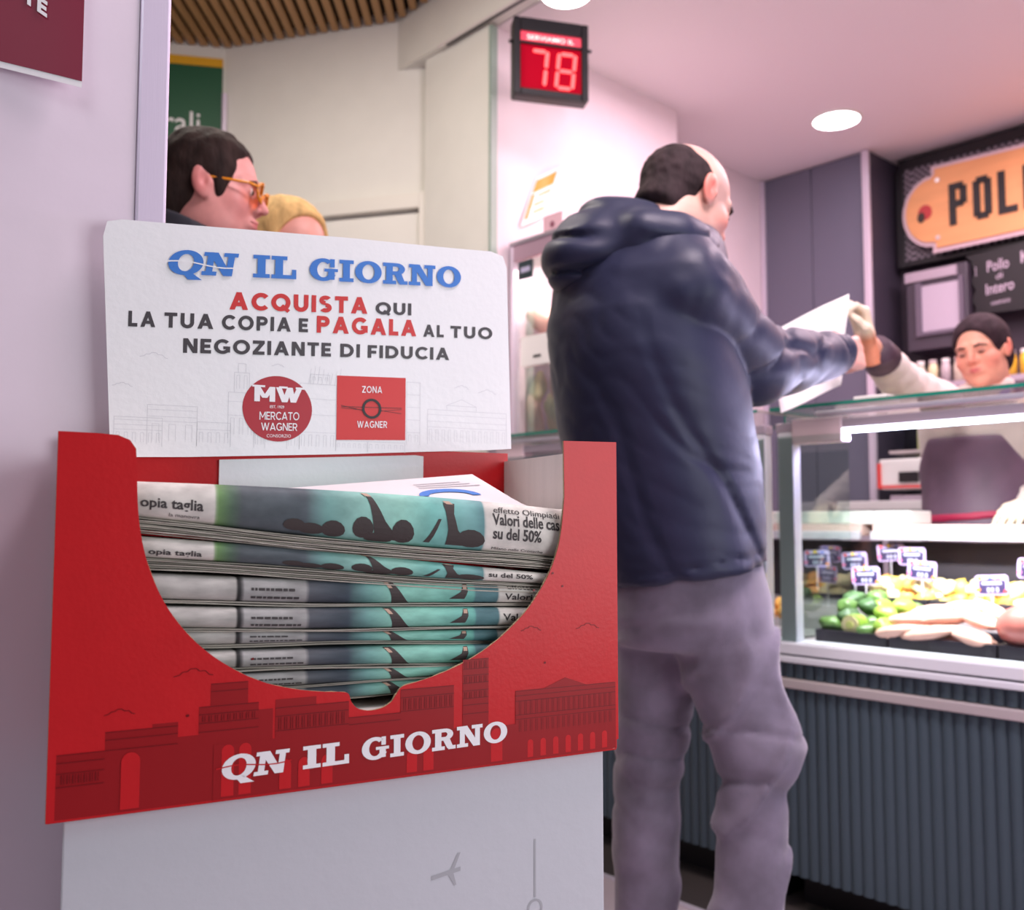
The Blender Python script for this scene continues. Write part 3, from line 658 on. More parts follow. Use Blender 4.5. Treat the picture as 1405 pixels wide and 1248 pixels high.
def paper_(zl0, zl1, zr0, zr1, nfr, kind, lab, edges=.005, skew=0, fig=None, depth=.205, seed=0, mid=0):
    """bottom/top heights at the left (s=.06) and right (s=.46) of the fold"""
    rr = random.Random(seed); ph = rr.random()*6
    b = lambda s: zl0+(zr0-zl0)*(s-.06)/.4+.0012*math.sin(s*16+ph)
    t = lambda s: zl1+(zr1-zl1)*(s-.06)/.4+.0012*math.sin(s*13+ph*2)+mid*math.sin(math.pi*min(1, max(0, (s-.06)/.4)))
    def surf(s, v, e=0):  # v 0 top back .. 1 bottom back; .25-.75 is the round fold
        zb, zt = b(s), t(s); h = (zt-zb)/2; zc = (zb+zt)/2; n0 = nfr+skew*(s-.26)
        rx = min(h*1.0, .012)
        if v < .25: k = v/.25; return D(s, n0+rx+(1-k)*depth, zt+e-.1*(1-k)*0)
        if v > .75: k = (v-.75)/.25; return D(s, n0+rx+k*depth, zb-e)
        a = math.pi*(v-.25)/.5; return D(s, n0+rx-(rx+e)*math.sin(a)**.8, zc+(h+e)*math.cos(a))
    g = root('newspaper', lab, 'newspaper', D(.26, .12, (zl0+zr0)/2), 'folded newspapers in the red tray')
    nu, nv = 60, 24; m = MB().grid(lambda u, v: surf(S0+(S1-S0)*u, v), nu, nv)
    uv = [(i/nu, j/nv) for j in range(nv+1) for i in range(nu+1)]
    part('folded_cover', m, MA if kind == 'A' else MB_, g, smooth=True, uv=uv)
    if edges:
        m = MB(); k = max(2, int(edges/.0016)); 
        for i in range(k):
            o = .002+rr.random()*.006; hh = edges/k*.62; p2 = rr.random()*6
            def pe(u, v, i=i, o=o, hh=hh, p2=p2):
                s = S0+(S1-S0)*u; zt = b(s)-.0004-i*edges/k+.0003*math.sin(s*40+p2)
                if v < .33: return D(s, nfr+o+skew*(s-.26)+.19, zt)
                if v < .5: return D(s, nfr+o+skew*(s-.26), zt)
                if v < .9: return D(s, nfr+o+skew*(s-.26), zt-hh)
                return D(s, nfr+o+skew*(s-.26)+.19, zt-hh)
            m.grid(pe, 30, 3)
        part('page_edges', m, MP, g)
    sf = lambda u, v, e=.0004: surf(S0+(S1-S0)*u, v, e)
    ink, br, sk = MB(), MB(), MB()
    def poly(mb, P, e=.0004): mb.add([sf(u, v, e) for u, v in P], [tuple(range(len(P)))])
    def strip(mb, pts, w, e=.0004):
        for i in range(len(pts)-1):
            (u0, v0), (u1, v1) = pts[i], pts[i+1]; w0, w1 = (w, w) if not isinstance(w, list) else (w[i], w[i+1])
            mb.grid(lambda x, y: sf(u0+(u1-u0)*x+(y-.5)*2*(w0+(w1-w0)*x), v0+(v1-v0)*x, e), 3, 1)
    txt = lambda s_, u0, u1, v, hv, bold=.02: laytext(ink, s_, u0, v, u1, v, hv, lambda a, c, e: sf(a, c if False else 2*v-c, .0005), bold)
    if kind == 'A':
        # raised arms and heads of the cover photograph
        strip(br, [(.495, .33), (.505, .42), (.515, .52), (.535, .66)], [.004, .007, .012, .026]); strip(sk, [(.488, .31), (.496, .35)], .006, .0005)
        strip(br, [(.655, .36), (.656, .44), (.662, .54), (.675, .66)], [.012, .008, .010, .026]); strip(sk, [(.650, .34), (.657, .37)], .007, .0005)
        for (cu, cv, ru, rv) in ((.485, .58, .020, .08), (.562, .59, .022, .09), (.43, .61, .022, .07), (.70, .60, .030, .07), (.515, .65, .028, .05), (.39, .62, .024, .05), (.36, .60, .02, .05)):
            br.grid(lambda x, y: sf(cu+ru*math.cos(6.2832*x)*y, min(.69, cv+rv*math.sin(6.2832*x)*y), .00045), 14, 2)
        strip(br, [(.61, .65), (.635, .48)], [.006, .003])
        if lab.startswith('topmost'):
            txt('Valori delle case', .746, .905, .485, .075); txt('su del 50%', .746, .853, .575, .075)
            txt('Milano nelle Cronache', .746, .860, .67, .028, .0)
            txt('effetto Olimpiadi', .748, .895, .405, .05, .0)
            txt('opia taglia', .105, .205, .56, .085); txt('la manovra', .150, .20, .64, .04, 0)
        else:
            txt('su del 50%', .738, .835, .55, .11); txt('opia taglia', .12, .205, .60, .09)
    else:
        strip(br, [(.535, .30), (.545, .42), (.555, .56), (.565, .72)], [.008, .008, .012, .018]); strip(sk, [(.533, .34), (.541, .44)], .004, .0005)
        strip(br, [(.693, .34), (.690, .48), (.675, .60)], [.004, .007, .016]); strip(sk, [(.692, .36), (.691, .44)], .004, .0005)
        for v, u1 in ((.47, .355), (.58, .37)):
            u = .288
            while u < u1:
                w = rr.uniform(.004, .012); poly(ink, [(u, v), (u+w, v), (u+w, v+.035), (u, v+.035)], .00045); u += w+.002
        if fig == 1: txt('effetto', .782, .845, .42, .10, .0); txt('Valori', .778, .838, .60, .11)
        if fig == 2: txt('Valori', .772, .835, .56, .12)
    if ink.v: part('ink_print', ink, M['news_ink'], g)
    part('figure_print', br, M['news_brown'], g); part('hand_print', sk, M['news_skin'], g)
    return g
paper(1.0525, 1.082, 1.012, 1.061, .010, 'A', 'topmost folded newspaper in the red tray, teal crowd photograph', .013, -.01, seed=1, mid=.006)
paper(1.0205, 1.0385, .9865, .998, .012, 'A', 'second newspaper from the top, thin slanting teal fold', .010, -.01, seed=2)
paper(.9865, 1.009, .9665, .9835, .014, 'B', 'third newspaper from the top, with a boxed grey caption', .0035, fig=1, seed=3)
paper(.9635, .982, .9450, .9620, .012, 'B', 'fourth newspaper from the top, wide teal and white fold', .0025, fig=2, seed=4)
paper(.9500, .9615, .9318, .9422, .016, 'B', 'fifth newspaper from the top, narrow shaded fold', .004, seed=5)
paper(.9285, .9450, .9130, .9270, .012, 'B', 'sixth newspaper from the top, bright fold above thin page edges', .0035, seed=6)
paper(.9120, .9245, .9020, .9088, .014, 'B', 'seventh newspaper from the top, just above the thumb notch', .002, seed=7)
paper(.8950, .9095, .8925, .8995, .016, 'B', 'lowest visible newspaper, pale green in the thumb notch', .0015, seed=8)
# loose front page lying on the pile
lp = root('loose_newspaper', 'loose white newspaper with blue masthead arc lying on the folded pile', 'newspaper', D(.32, .15, 1.06))
def lps(a, b, e=0):
    s = .20+a*.29; n = .035+b*(.17-.02*a); z = 1.058-.006*a+b*(.025+.032*a)-(.045*(a-.85)/.15*(1) if a > .85 else 0)*b
    return D(s, n-e*.6, z+e)
part('sheet', MB().grid(lambda a, b: lps(a, b), 24, 8).grid(lambda a, b: lps(1-a, b, -.003), 24, 8), mat('newsprint_white', (222, 220, 220), .7), lp, smooth=True)
m = MB(); 
for q in ring(.63, .50, .12, .17, .085, .09, 0, 180, 20): m.add([lps(a, b, .0008) for a, b in q], [(0, 1, 2, 3)])
part('masthead_arc', m, M['print_blue'], lp)
m = MB()
for i in range(3):
    for q in bar(.55, .72+.05*i, .55+.25-.03*i, .73+.05*i, .012): m.add([lps(a, b, .0006) for a, b in q], [(0, 1, 2, 3)])
part('small_print', m, M['print_grey'], lp)
# ------------------------------------------------------------------ serving counters
M['ledge'] = mat('white_ledge', (232, 232, 240), .3)
M['counter_in'] = mat('counter_inside', (44, 36, 44), .5)
M['white_board'] = mat('white_board', (244, 240, 238), .4)
M['rail'] = mat('lilac_rail', (190, 176, 190), .35, .3)
def corrugated(a0, a1, z0, z1, p, pitch=.030, depth=.012):
    n = int((a1-a0)/pitch)*8; m = MB()
    def fn(u, v):
        a = a0+(a1-a0)*u; k = abs(math.sin(math.pi*(a-a0)/pitch))**.55
        return S(a, p-depth*k, z0+(z1-z0)*v)
    m.grid(fn, n, 1); return m
def counter(a0, a1, label, led=True):
    t = root('serving_counter', label, 'counter', S((a0+a1)/2, .3, 0))
    part('plinth', MB().box(S, a0+.01, a1-.01, .09, .66, .002, .105), M['black'], t)
    part('corrugated_panel', corrugated(a0, a1, .105, .603, .0), M['corr'], t, smooth=True)
    part('carcass', MB().box(S, a0, a1, .003, .70, .105, .69), M['counter_in'], t)
    part('chrome_rail', MB().box(S, a0, a1, -.026, -.0, .600, .626), M['steel'], t, bevel=.004)
    part('corrugated_band', corrugated(a0, a1, .628, .668, -.004), M['corr'], t, smooth=True)
    part('ledge', MB().box(S, a0, a1, -.03, .075, .692, .7215), M['ledge'], t, bevel=.003)
    part('ledge_lip', MB().box(S, a0, a1, -.034, .0, .670, .687), M['ledge'], t, bevel=.003)
    part('deck', MB().box(S, a0, a1, .075, .38, .69, .715).box(S, a0, a1, .38, .66, .69, .79), mat('deck_metal', (180, 168, 174), .4, .3), t)
    part('front_glass', MB().box(S, a0+.003, a1-.003, -.001, .004, .7225, 1.283), M['glass'], t)
    part('top_glass', MB().box(S, a0+.003, a1-.003, -.028, .42, 1.3555, 1.3635), M['glass'], t)
    part('top_glass_edge', MB().box(S, a0+.003, a1-.003, -.0305, -.0285, 1.355, 1.364).box(S, a1-.003, a1-.001, -.028, .42, 1.355, 1.364).box(S, a0+.003, a1-.003, .4205, .4225, 1.355, 1.364), M['glass_edge'], t)
    part('front_rail', MB().box(S, a0, a1, .004, .045, 1.297, 1.322), M['rail'], t, bevel=.002)
    part('upper_rail', MB().box(S, a0+.15, a1-.12, .008, .03, 1.335, 1.347), M['alu_lilac'], t, bevel=.002)
    if led: part('led_strip', MB().box(S, a0+.02, a1-.19, .004, .024, 1.2845, 1.2955), M['led'], t)
    for a in (a1-.052, a0+.004):
        part('corner_post', MB().box(S, a, a+.048, .006, .045, .7225, 1.297), M['ledge'], t, bevel=.003)
    part('bracket', MB().box(S, a1-.20, a1-.052, .0, .05, 1.262, 1.33), mat('pale_pink_bracket', (224, 200, 208), .4), t, bevel=.004)
    part('end_glass', MB().box(S, a1-.006, a1-.001, .05, .40, .7225, 1.355), M['end_glass'], t)
    part('end_glass_edge', MB().box(S, a1-.0055, a1-.0015, .046, .0495, .73, 1.35), M['glass_edge'], t)
    part('back_wall', MB().box(S, a0, a1, .655, .69, .792, .985), M['counter_in'], t)
    part('worktop', MB().box(S, a0, a1, .55, .72, 1.004, 1.040), mat('pink_worktop', (226, 190, 186), .35), t, bevel=.004)
    part('worktop_lip', MB().box(S, a0, a1, .535, .5495, .992, 1.018), M['alu_lilac'], t, bevel=.002)
    return t
c1 = counter(-2.6, 0.0, 'glass fronted serving counter with slate corrugated panelling and lit food trays')
c2 = counter(.035, 1.235, 'second glass counter behind the man in navy, under the tall meat cabinet', False)
thing('cutting_board', MB().box(S, -.12, -.0, .56, .71, 1.041, 1.083).box(S, 0, .55, .56, .71, 1.041, 1.083), M['white_board'], 'thick white cutting board on the pink worktop left of the clerk', 'cutting board', bevel=.005)
thing('paper_pad', MB().box(S, -.30, -.21, .05, .13, 1.365, 1.383), M['white_board'], 'small white paper pack lying on the top glass of the counter', 'paper pack', bevel=.002)
# ------------------------------------------------------------------ food
def lumpmesh(name, seed, r, amp=.18, n=16, m=10, fr=3):
    g = random.Random(seed); ds = [(g.gauss(0, 1), g.gauss(0, 1), g.gauss(0, 1), g.random()*6) for _ in range(4)]
    f = lambda x, y, z: 1+amp*sum(math.sin((x*d[0]+y*d[1]+z*d[2])*fr+d[3]) for d in ds)/4
    mb = MB().sphere((0, 0, 0), r, n, m, f); return mesh_from(mb.v, mb.f, name, True)
def food(name, me, m, a, p, z, rot, sc, label, cat, group):
    o = bpy.data.objects.new(name, me); C.objects.link(o)
    if not me.materials: me.materials.append(m)
    o.location = S(a, p, z); o.rotation_euler = rot; o.scale = sc; o['label'] = label; o['category'] = cat
    if group: o['group'] = group
    o['wl'] = list(o.location); return o
def tray(a0, a1, p0, p1, z, label, h=.036):
    t = root('food_tray', label, 'tray', S((a0+a1)/2, (p0+p1)/2, z), 'black food trays')
    m = MB().box(S, a0+.006, a1-.006, p0+.006, p1-.006, z, z+.004)
    part('tray_base', m, M['tray'], t)
    m = MB().box(S, a0, a1, p0, p0+.006, z, z+h).box(S, a0, a1, p1-.006, p1, z, z+h).box(S, a0, a0+.006, p0+.006, p1-.006, z, z+h).box(S, a1-.006, a1, p0+.006, p1-.006, z, z+h)
    part('tray_wall', m, M['tray'], t, bevel=.002)
tray(-.262, .0-.056, .095, .365, .7155, 'black tray of stuffed green vegetables behind the left end of the glass')
tray(-.535, -.268, .095, .365, .7155, 'black tray of pale pink chicken fillets in the middle of the case')
tray(-.82, -.541, .095, .365, .7155, 'black tray of raw meat at the right edge of the photo')
tray(-.05-.19, .0-.02, .39, .63, .7905, 'black tray of cream dumplings in the back row, left end')
tray(-.50, -.245, .39, .63, .7905, 'black tray of yellow pasta pieces in the back row')
tray(-.80, -.505, .39, .63, .7905, 'black tray of cream coloured pieces in the back row, right')
GV = [mat('courgette_green', (96, 128, 66), .35, spec=.6, var=.3, vscale=30), mat('lime_green', (150, 178, 72), .35, var=.25, vscale=25), mat('dark_leaf_green', (70, 100, 60), .45, var=.3, vscale=30)]
CR = [mat('cream_dough', (246, 226, 176), .5, var=.1, vscale=40), mat('pasta_yellow', (240, 200, 92), .45, var=.15, vscale=40), mat('pale_pink_flesh', (240, 188, 172), .3, spec=.6, var=.1, vscale=25), mat('meat_pink', (226, 132, 122), .3, spec=.6, var=.15, vscale=20), mat('apricot_filling', (240, 170, 90), .5, var=.2, vscale=60)]
rr = random.Random(11)
pep = [lumpmesh('pepper', i, (.036, .026, .024), .25) for i in range(3)]
def mesh_variants(ms, mats): 
    out = []
    for me in ms:
        for m in mats:
            c = me.copy(); c.materials.clear(); c.materials.append(m); out.append(c)
    return out
pepv = [mesh_variants([pep[i]], [GV[i]])[0] for i in range(3)]
G1_ = 'stuffed green vegetables'
for k, (a, p, z, i) in enumerate([(-.085, .135, .765, 0), (-.125, .16, .785, 2), (-.10, .20, .81, 0), (-.155, .215, .812, 2), (-.235, .135, .768, 1), (-.22, .185, .795, 1), (-.18, .24, .81, 1), (-.195, .128, .752, 0), (-.085, .26, .825, 2), (-.13, .31, .83, 0), (-.22, .28, .81, 1), (-.24, .32, .80, 0), (-.10, .33, .80, 1), (-.16, .165, .748, 0), (-.19, .19, .748, 2), (-.12, .22, .752, 1), (-.2, .3, .76, 0), (-.13, .3, .76, 0)]):
    food('stuffed_vegetable', pepv[i], None, a, p, z, (rr.uniform(-.5, .5), rr.uniform(-.4, .4), rr.uniform(0, 6)), (1, 1, 1), 'glossy green stuffed vegetable in the left front tray', 'vegetable', G1_)
zc = root('courgette', 'round cut courgette with pale yellow filling facing the glass', 'vegetable', S(-.153, .12, .765))
def disc(c_a, c_p, c_z, r, d, m, nm, par):
    mb = MB(); n = 24
    for dd, rk in ((0, .97), (d*.4, 1), (d, .93)):
        mb.v += [S(c_a+r*rk*math.cos(6.2832*k/n), c_p+dd, c_z+r*rk*math.sin(6.2832*k/n)) for k in range(n)]
    mb.f = [tuple(range(n)), tuple(range(3*n-1, 2*n-1, -1))]+[(j*n+k, (j+1)*n+k, (j+1)*n+(k+1) % n, j*n+(k+1) % n) for j in range(2) for k in range(n)]
    return part(nm, mb, m, par, smooth=False)
disc(-.153, .112, .768, .029, .05, GV[1], 'rind', zc); disc(-.153, .108, .768, .025, .006, CR[0], 'flesh', zc); disc(-.153, .105, .768, .011, .004, mat('pale_green_core', (206, 206, 120), .5), 'core', zc)
# chicken fillets
fil = []
for i in range(3):
    g = random.Random(40+i)
    mb = MB().sphere((0, 0, 0), (.078, .030, .016), 20, 12, lambda x, y, z, g=i: (1+.25*x)*(1+.12*math.sin(4*x+g)+.06*math.sin(7*y+g)))
    fil.append(mesh_from(mb.v, mb.f, 'fillet', True)); fil[-1].materials.append(CR[2])
for k, (a, p, z, rz, ry) in enumerate([(-.315, .125, .765, .25, .15), (-.385, .12, .768, .30, .2), (-.475, .122, .762, -.35, -.2), (-.325, .17, .792, .25, .1), (-.40, .175, .80, .3, .15), (-.475, .17, .80, -.45, -.25), (-.36, .23, .812, .1, .1), (-.44, .235, .825, -.1, 0), (-.49, .23, .815, -.6, -.3), (-.32, .28, .79, .5, 0), (-.42, .29, .80, .1, 0), (-.48, .30, .79, -.2, 0), (-.36, .16, .74, 0, 0), (-.44, .2, .745, 0, 0), (-.4, .27, .75, 0, 0)]):
    food('chicken_fillet', fil[k % 3], None, a, p, z, (rr.uniform(-.2, .2), ry, TH+math.pi/2+rz+.0), (1, 1, 1), 'pale pink chicken fillet heaped in the middle front tray', 'chicken fillet', 'chicken fillets')
ml = lumpmesh('meat', 3, (.10, .06, .055), .15); ml.materials.append(CR[3])
food('meat_cut', ml, None, -.62, .16, .80, (0, .2, TH+1.9), (1, 1, 1), 'large darker pink cut of meat at the right edge of the case', 'meat', None)
food('meat_cut', ml, None, -.72, .25, .79, (0, .1, TH+1.2), (.9, .9, .9), 'large pink cut of meat behind the first at the right edge', 'meat', None)
dm_ = [lumpmesh('dumpling', 20+i, (.030, .026, .022), .2, 12, 8) for i in range(2)]
dv = mesh_variants(dm_, [CR[0], CR[1], CR[4]])
for k in range(20):
    a = -.03-.19*((k % 5)+.5)/5+rr.uniform(-.01, .01); p = .41+.19*((k//5) % 2+.5)/2+rr.uniform(-.01, .01)
    food('dumpling', dv[rr.choice((0, 0, 2, 3, 3, 1))], None, a, p, .822+.034*(k//10)+rr.uniform(0, .008), (rr.random(), rr.random(), rr.random()*6), (1, 1, 1), 'cream coloured dumpling piled in the back left tray', 'dumpling', 'cream dumplings in the back row')
for k in range(24):
    a = -.255-.235*((k % 6)+.5)/6+rr.uniform(-.01, .01); p = .40+.2*((k//6) % 2+.5)/2+rr.uniform(-.01, .01)
    food('pasta_piece', dv[rr.choice((1, 1, 0, 4, 3))], None, a, p, .820+.032*(k//12)+rr.uniform(0, .008), (rr.random(), rr.random(), rr.random()*6), (1.1, .9, .8), 'yellow filled pasta piece piled in the back middle tray', 'pasta', 'yellow pasta pieces in the back row')
for k in range(12):
    a = -.52-.26*((k % 6)+.5)/6; p = .41+.18*((k//6)+.5)/2
    food('pale_roll', dv[0], None, a, p, .828+rr.uniform(0, .012), (0, 0, rr.random()*6), (1.3, 1.1, 1.2), 'cream coloured roll in the back right tray', 'roll', 'cream rolls in the back row')
# price tags on sticks
TB = mat('lilac_tag_border', (196, 170, 220), .4); TD = mat('navy_tag_panel', (52, 44, 84), .4); TG = mat('grey_tag_text', (190, 184, 214), .5)
TC = [mat('tag_red', (226, 72, 70), .5), mat('tag_yellow', (244, 200, 70), .5), mat('tag_blue', (110, 130, 222), .5), mat('tag_pink', (232, 120, 170), .5), mat('tag_orange', (240, 140, 60), .5)]
TN = ['first', 'second', 'third', 'fourth', 'fifth', 'sixth', 'seventh', 'eighth']
tags = [(.16, .49, .93, 'lilac and navy price tag furthest left, just right of the counter post'), (.035, .50, .926, 'price tag behind the tag over the green vegetables'), (-.045, .58, .952, 'price tag highest at the back with red, yellow and blue dots'),
        (-.14, .52, .944, 'price tag at the back, second highest, right of the red and yellow dotted one'), (-.215, .42, .908, 'tilted price tag over the yellow pasta pieces'), (-.068, .37, .888, 'dark navy price tag standing right over the green vegetables'),
        (-.425, .375, .878, 'dark blue price tag over the chicken fillets'), (-.51, .44, .922, 'price tag cut by the right edge of the photo')]
for k, (a, p, z, lab) in enumerate(tags):
    g = random.Random(k); yaw = g.uniform(-.15, .15)+.25; tl = g.uniform(-.08, .08)
    def tf(u, v, d, a=a, p=p, z=z, yaw=yaw, tl=tl):
        u, v = u*math.cos(tl)-v*math.sin(tl), u*math.sin(tl)+v*math.cos(tl)
        return S(a-u*math.cos(yaw)-d*math.sin(yaw)*0, p+u*math.sin(yaw)-d, z+v)
    t = root('price_tag', lab, 'price tag', S(a, p, z-.03), 'price tags on sticks')
    hw, hh = .040, .027
    pl = [(-hw+.006, -hh), (hw-.006, -hh), (hw, -hh+.006), (hw, hh-.006), (hw-.006, hh), (-hw+.006, hh), (-hw, hh-.006), (-hw, -hh+.006)]
    part('card', MB().prism(pl, tf, 0, .0015), TB, t)
    part('dark_field', MB().prism([(-hw+.008, -hh+.004), (hw-.008, -hh+.004), (hw-.007, hh-.016), (0, hh-.011), (-hw+.009, hh-.015)], tf, .0016, .0022), TD, t)
    for j, (u, v) in enumerate(((-.028, .019), (-.004, .021), (.018, .019), (-.034, -.012), (.033, -.018))):
        part('dot', MB().prism([(u+.0062*math.cos(.7*i), v+.0052*math.sin(.7*i)) for i in range(9)], tf, .0023, .003), TC[(j+(k == 6)) % 5], t)
    part('text_bar', MB().prism([(-.024, .001), (.024, .001), (.024, .009), (-.024, .009)], tf, .0023, .0028), TG, t)
    m = MB()
    for u in (-.012, -.002, .010): m.prism([(u, -.019), (u+.006, -.019), (u+.006, -.007), (u, -.007)], tf, .0023, .0028)
    part('price_print', m, TG, t)
    part('stick', MB().box(S, a-.002, a+.002, p-.001, p+.002, .83 if p > .38 else .78, z-.02), M['alu_lilac'], t)
# orange and yellow pieces just visible beside the post of the second counter
for k, (a, z) in enumerate(((.10, .78), (.13, .80), (.16, .775), (.2, .79))):
    food('dumpling', dv[2], None, a, .2+.03*(k % 2), z, (0, 0, k), (1, 1, 1), 'orange piece seen between the man and the counter post', 'roll', 'orange pieces in the second counter')
# ------------------------------------------------------------------ tall meat cabinet on the left wall
vt = root('meat_cabinet', 'tall glass meat cabinet lit pink against the shop wall, behind the man', 'display cabinet', S(.85, .3, 1.37))
VP = mat('rosy_cabinet_lining', (222, 176, 190), .45)
part('back', MB().box(S, .68, 1.235, .52, .545, 1.37, 2.12), VP, vt)
part('side', MB().box(S, 1.222, 1.24, .125, .52, 1.37, 2.12), M['alu_lilac'], vt); part('side', MB().box(S, .68, .698, .125, .52, 1.37, 2.12), M['alu_lilac'], vt)
part('top', MB().box(S, .68, 1.24, .12, .545, 2.12, 2.135), mat('grey_cabinet_top', (150, 140, 150), .4), vt)
part('header_strip', MB().box(S, .698, 1.222, .125, .14, 2.06, 2.12), mat('mauve_header', (170, 140, 156), .4), vt)
for z in (1.372, 1.745): part('shelf', MB().box(S, .70, 1.22, .15, .515, z, z+.012), VP, vt)
part('front_glass', MB().box(S, .70, 1.221, .1405, .145, 1.372, 2.06), M['glass'], vt)
area('meat_cabinet_light', S(.95, .2, 2.05), S(.95, .4, 1.4), .45, 10.0, (255, 222, 222), .06)
area('meat_cabinet_side_fill', S(.72, .18, 1.72), S(1.2, .35, 1.68), .05, 5, (255, 224, 214), .55)  # added fill that lifts the dark lower shelf, not a cabinet lamp
sg = root('cabinet_label', 'small dark green label at the top of the meat cabinet', 'label', S(1.14, .12, 1.99))
part('card', MB().box(S, 1.10, 1.18, .112, .118, 1.975, 2.045), mat('dark_teal_label', (44, 58, 64), .5), sg); part('text_bar', MB().box(S, 1.115, 1.165, .1105, .112, 2.0, 2.02), TG, sg)
ch = [lumpmesh('joint', 60+i, (.075, .055, .05), .35) for i in range(3)]
chv = mesh_variants(ch, [CR[2], CR[0]])
for k, (a, p, z, i, s) in enumerate([(1.14, .235, 1.822, 0, 1.15), (1.0, .24, 1.82, 2, 1.1), (.84, .24, 1.82, 4, 1.1), (1.08, .36, 1.84, 2, 1.2), (.92, .36, 1.84, 0, 1.2)]):
    food('poultry_joint', chv[i], None, a, p, z, (.3*k, .2, k), (s, s, s), 'pale poultry joint on a shelf of the meat cabinet', 'meat', 'poultry in the meat cabinet')
for k in range(16):
    food('chicken_drumstick', chv[(0, 1, 3)[k % 3]], None, 1.18-.066*(k % 8), .20+.03*(k % 2)+.02*(k//8), 1.455+.11*(k//8), (0, 1.25, k*.5), (1.05, .52, .6), 'cream chicken leg standing on the lowest shelf of the meat cabinet', 'meat', 'chicken legs in the meat cabinet')
wt = root('shelf_card', 'white card with short black line hung in the meat cabinet', 'sign', S(1.08, .15, 1.65))
part('card', MB().box(S, 1.0, 1.185, .130, .134, 1.64, 1.755), M['white_board'], wt); part('text_bar', MB().box(S, 1.075, 1.115, .1285, .130, 1.668, 1.678), M['print_black'], wt)
pt = root('wall_notice', 'curling orange and white notice on the bright wall above the meat cabinet', 'poster', (0, 0, 0))
pt.location = S(1.245, .3, 2.3); pt['wl'] = list(pt.location)
def nf(d):
    def g(u, v):
        bl, br, tr, tl = (.181, 2.215), (.32, 2.29), (.425, 2.53), (.275, 2.44)
        q = [(bl[i]*(1-u)+br[i]*u)*(1-v)+(tl[i]*(1-u)+tr[i]*u)*v for i in (0, 1)]
        return S(1.251-.012*math.sin(u*3.14)-.01*(1-v)**2-d, q[0], q[1])
    return g
part('sheet', MB().grid(nf(0), 8, 8), M['print_white'], pt, smooth=True)
OP = mat('orange_print', (244, 150, 50), .5)
part('orange_print', MB().grid(lambda u, v: nf(.002)(.06+u*.78, .66+.26*v), 6, 4).grid(lambda u, v: nf(.002)(.06+u*.10, .12+.5*v), 3, 4), OP, pt, smooth=True)
part('line_print', MB().grid(lambda u, v: nf(.002)(.3+u*.5, .52+.05*v), 6, 1).grid(lambda u, v: nf(.002)(.25+u*.4, .34+.05*v), 6, 1).grid(lambda u, v: nf(.002)(.3+u*.45, .18+.05*v), 6, 1), OP, pt)
pk = root('pink_ticket', 'pink ticket card standing on top of the meat cabinet beside the hood', 'label', S(1.02, .13, 2.14))
part('card', MB().box(S, .96, 1.06, .13, .133, 2.02, 2.20), mat('pink_card', (232, 188, 200), .5), pk)
for z in (2.16, 2.09): part('dot', MB().prism([(a_*.012, b_*.012) for a_, b_ in [(math.cos(.785*i), math.sin(.785*i)) for i in range(8)]], lambda u, v, d, z=z: S(1.01+u, .1285-d, z+v), 0, .001), mat('plum_dot', (150, 90, 110), .5), pk)
# ------------------------------------------------------------------ red number display
dp = root('number_display', 'black queue number display showing a glowing red 78', 'display', (.14, 3.34, 2.7))
dang = R(10); dc = Vector((.140, 3.30, 2.705))
def DP(u, v, d, tz=-.045):
    return (dc.x+u*math.cos(dang)+d*math.sin(dang), dc.y+u*math.sin(dang)*1.0-d*math.cos(dang), dc.z+v+u*tz)
def dbox(m, u0, u1, v0, v1, d0, d1): return m.box(lambda a, p, z: DP(a, z, -p), u0, u1, -d1, -d0, v0, v1)
part('housing', dbox(MB(), -.137, .137, -.142, .142, -.06, -.004), M['black'], dp, bevel=.006)
m = MB(); dbox(m, -.137, -.112, -.142, .142, -.0035, .010); dbox(m, .112, .137, -.142, .142, -.0035, .010); dbox(m, -.1115, .1115, -.142, -.118, -.0035, .010); dbox(m, -.1115, .1115, .094, .142, -.0035, .010); dbox(m, -.1115, .1115, .046, .056, -.0035, .010)
part('bezel', m, M['black'], dp, bevel=.003)
part('screen', dbox(MB(), -.1115, .1115, -.118, .046, -.0035, .0), mat('red_screen', (176, 0, 34), .7, spec=.1, emit=.22), dp)
part('title_strip', dbox(MB(), -.1115, .1115, .056, .094, -.0035, .0), mat('red_title', (236, 70, 92), .5, emit=.5), dp)
DG = mat('digit_glow', (255, 84, 84), emit=1.7)
def seg(m, x, y, on):
    w, h, t, k = .060, .126, .013, .10
    f = lambda a, b: (x+a+b*k, y+b)
    sgs = {'a': ((t, h), (w-t, h)), 'g': ((t, h/2), (w-t, h/2)), 'd': ((t, 0), (w-t, 0)), 'f': ((0, h/2+t*.8), (0, h-t*.4)), 'b': ((w, h/2+t*.8), (w, h-t*.4)), 'e': ((0, t*.6), (0, h/2-t*.8)), 'c': ((w, t*.6), (w, h/2-t*.8))}
    for s_ in on:
        (a0, b0), (a1, b1) = sgs[s_]
        for q in bar(*f(a0, b0), *f(a1, b1), t): m.prism(q, lambda u, v, d: DP(u, v, d), .0005, .003)
        for (a, b) in ((a0, b0), (a1, b1)):
            c_ = f(a, b); m.prism([(c_[0]+t*.5*math.cos(.785*i), c_[1]+t*.5*math.sin(.785*i)) for i in range(8)], lambda u, v, d: DP(u, v, d), .0006, .0031)
m = MB(); seg(m, -.085, -.101, 'abc'); part('digit', m, DG, dp)
m = MB(); seg(m, .018, -.101, 'abcdefg'); part('digit', m, DG, dp)
lt = MB(); laytext(lt, 'SERVIAMO IL', -.088, .066, .085, .066, .017, lambda u, v, e: DP(u, v, .0008+e), .01)
part('title_lettering', lt, mat('title_letters', (255, 220, 214), emit=1.0), dp)
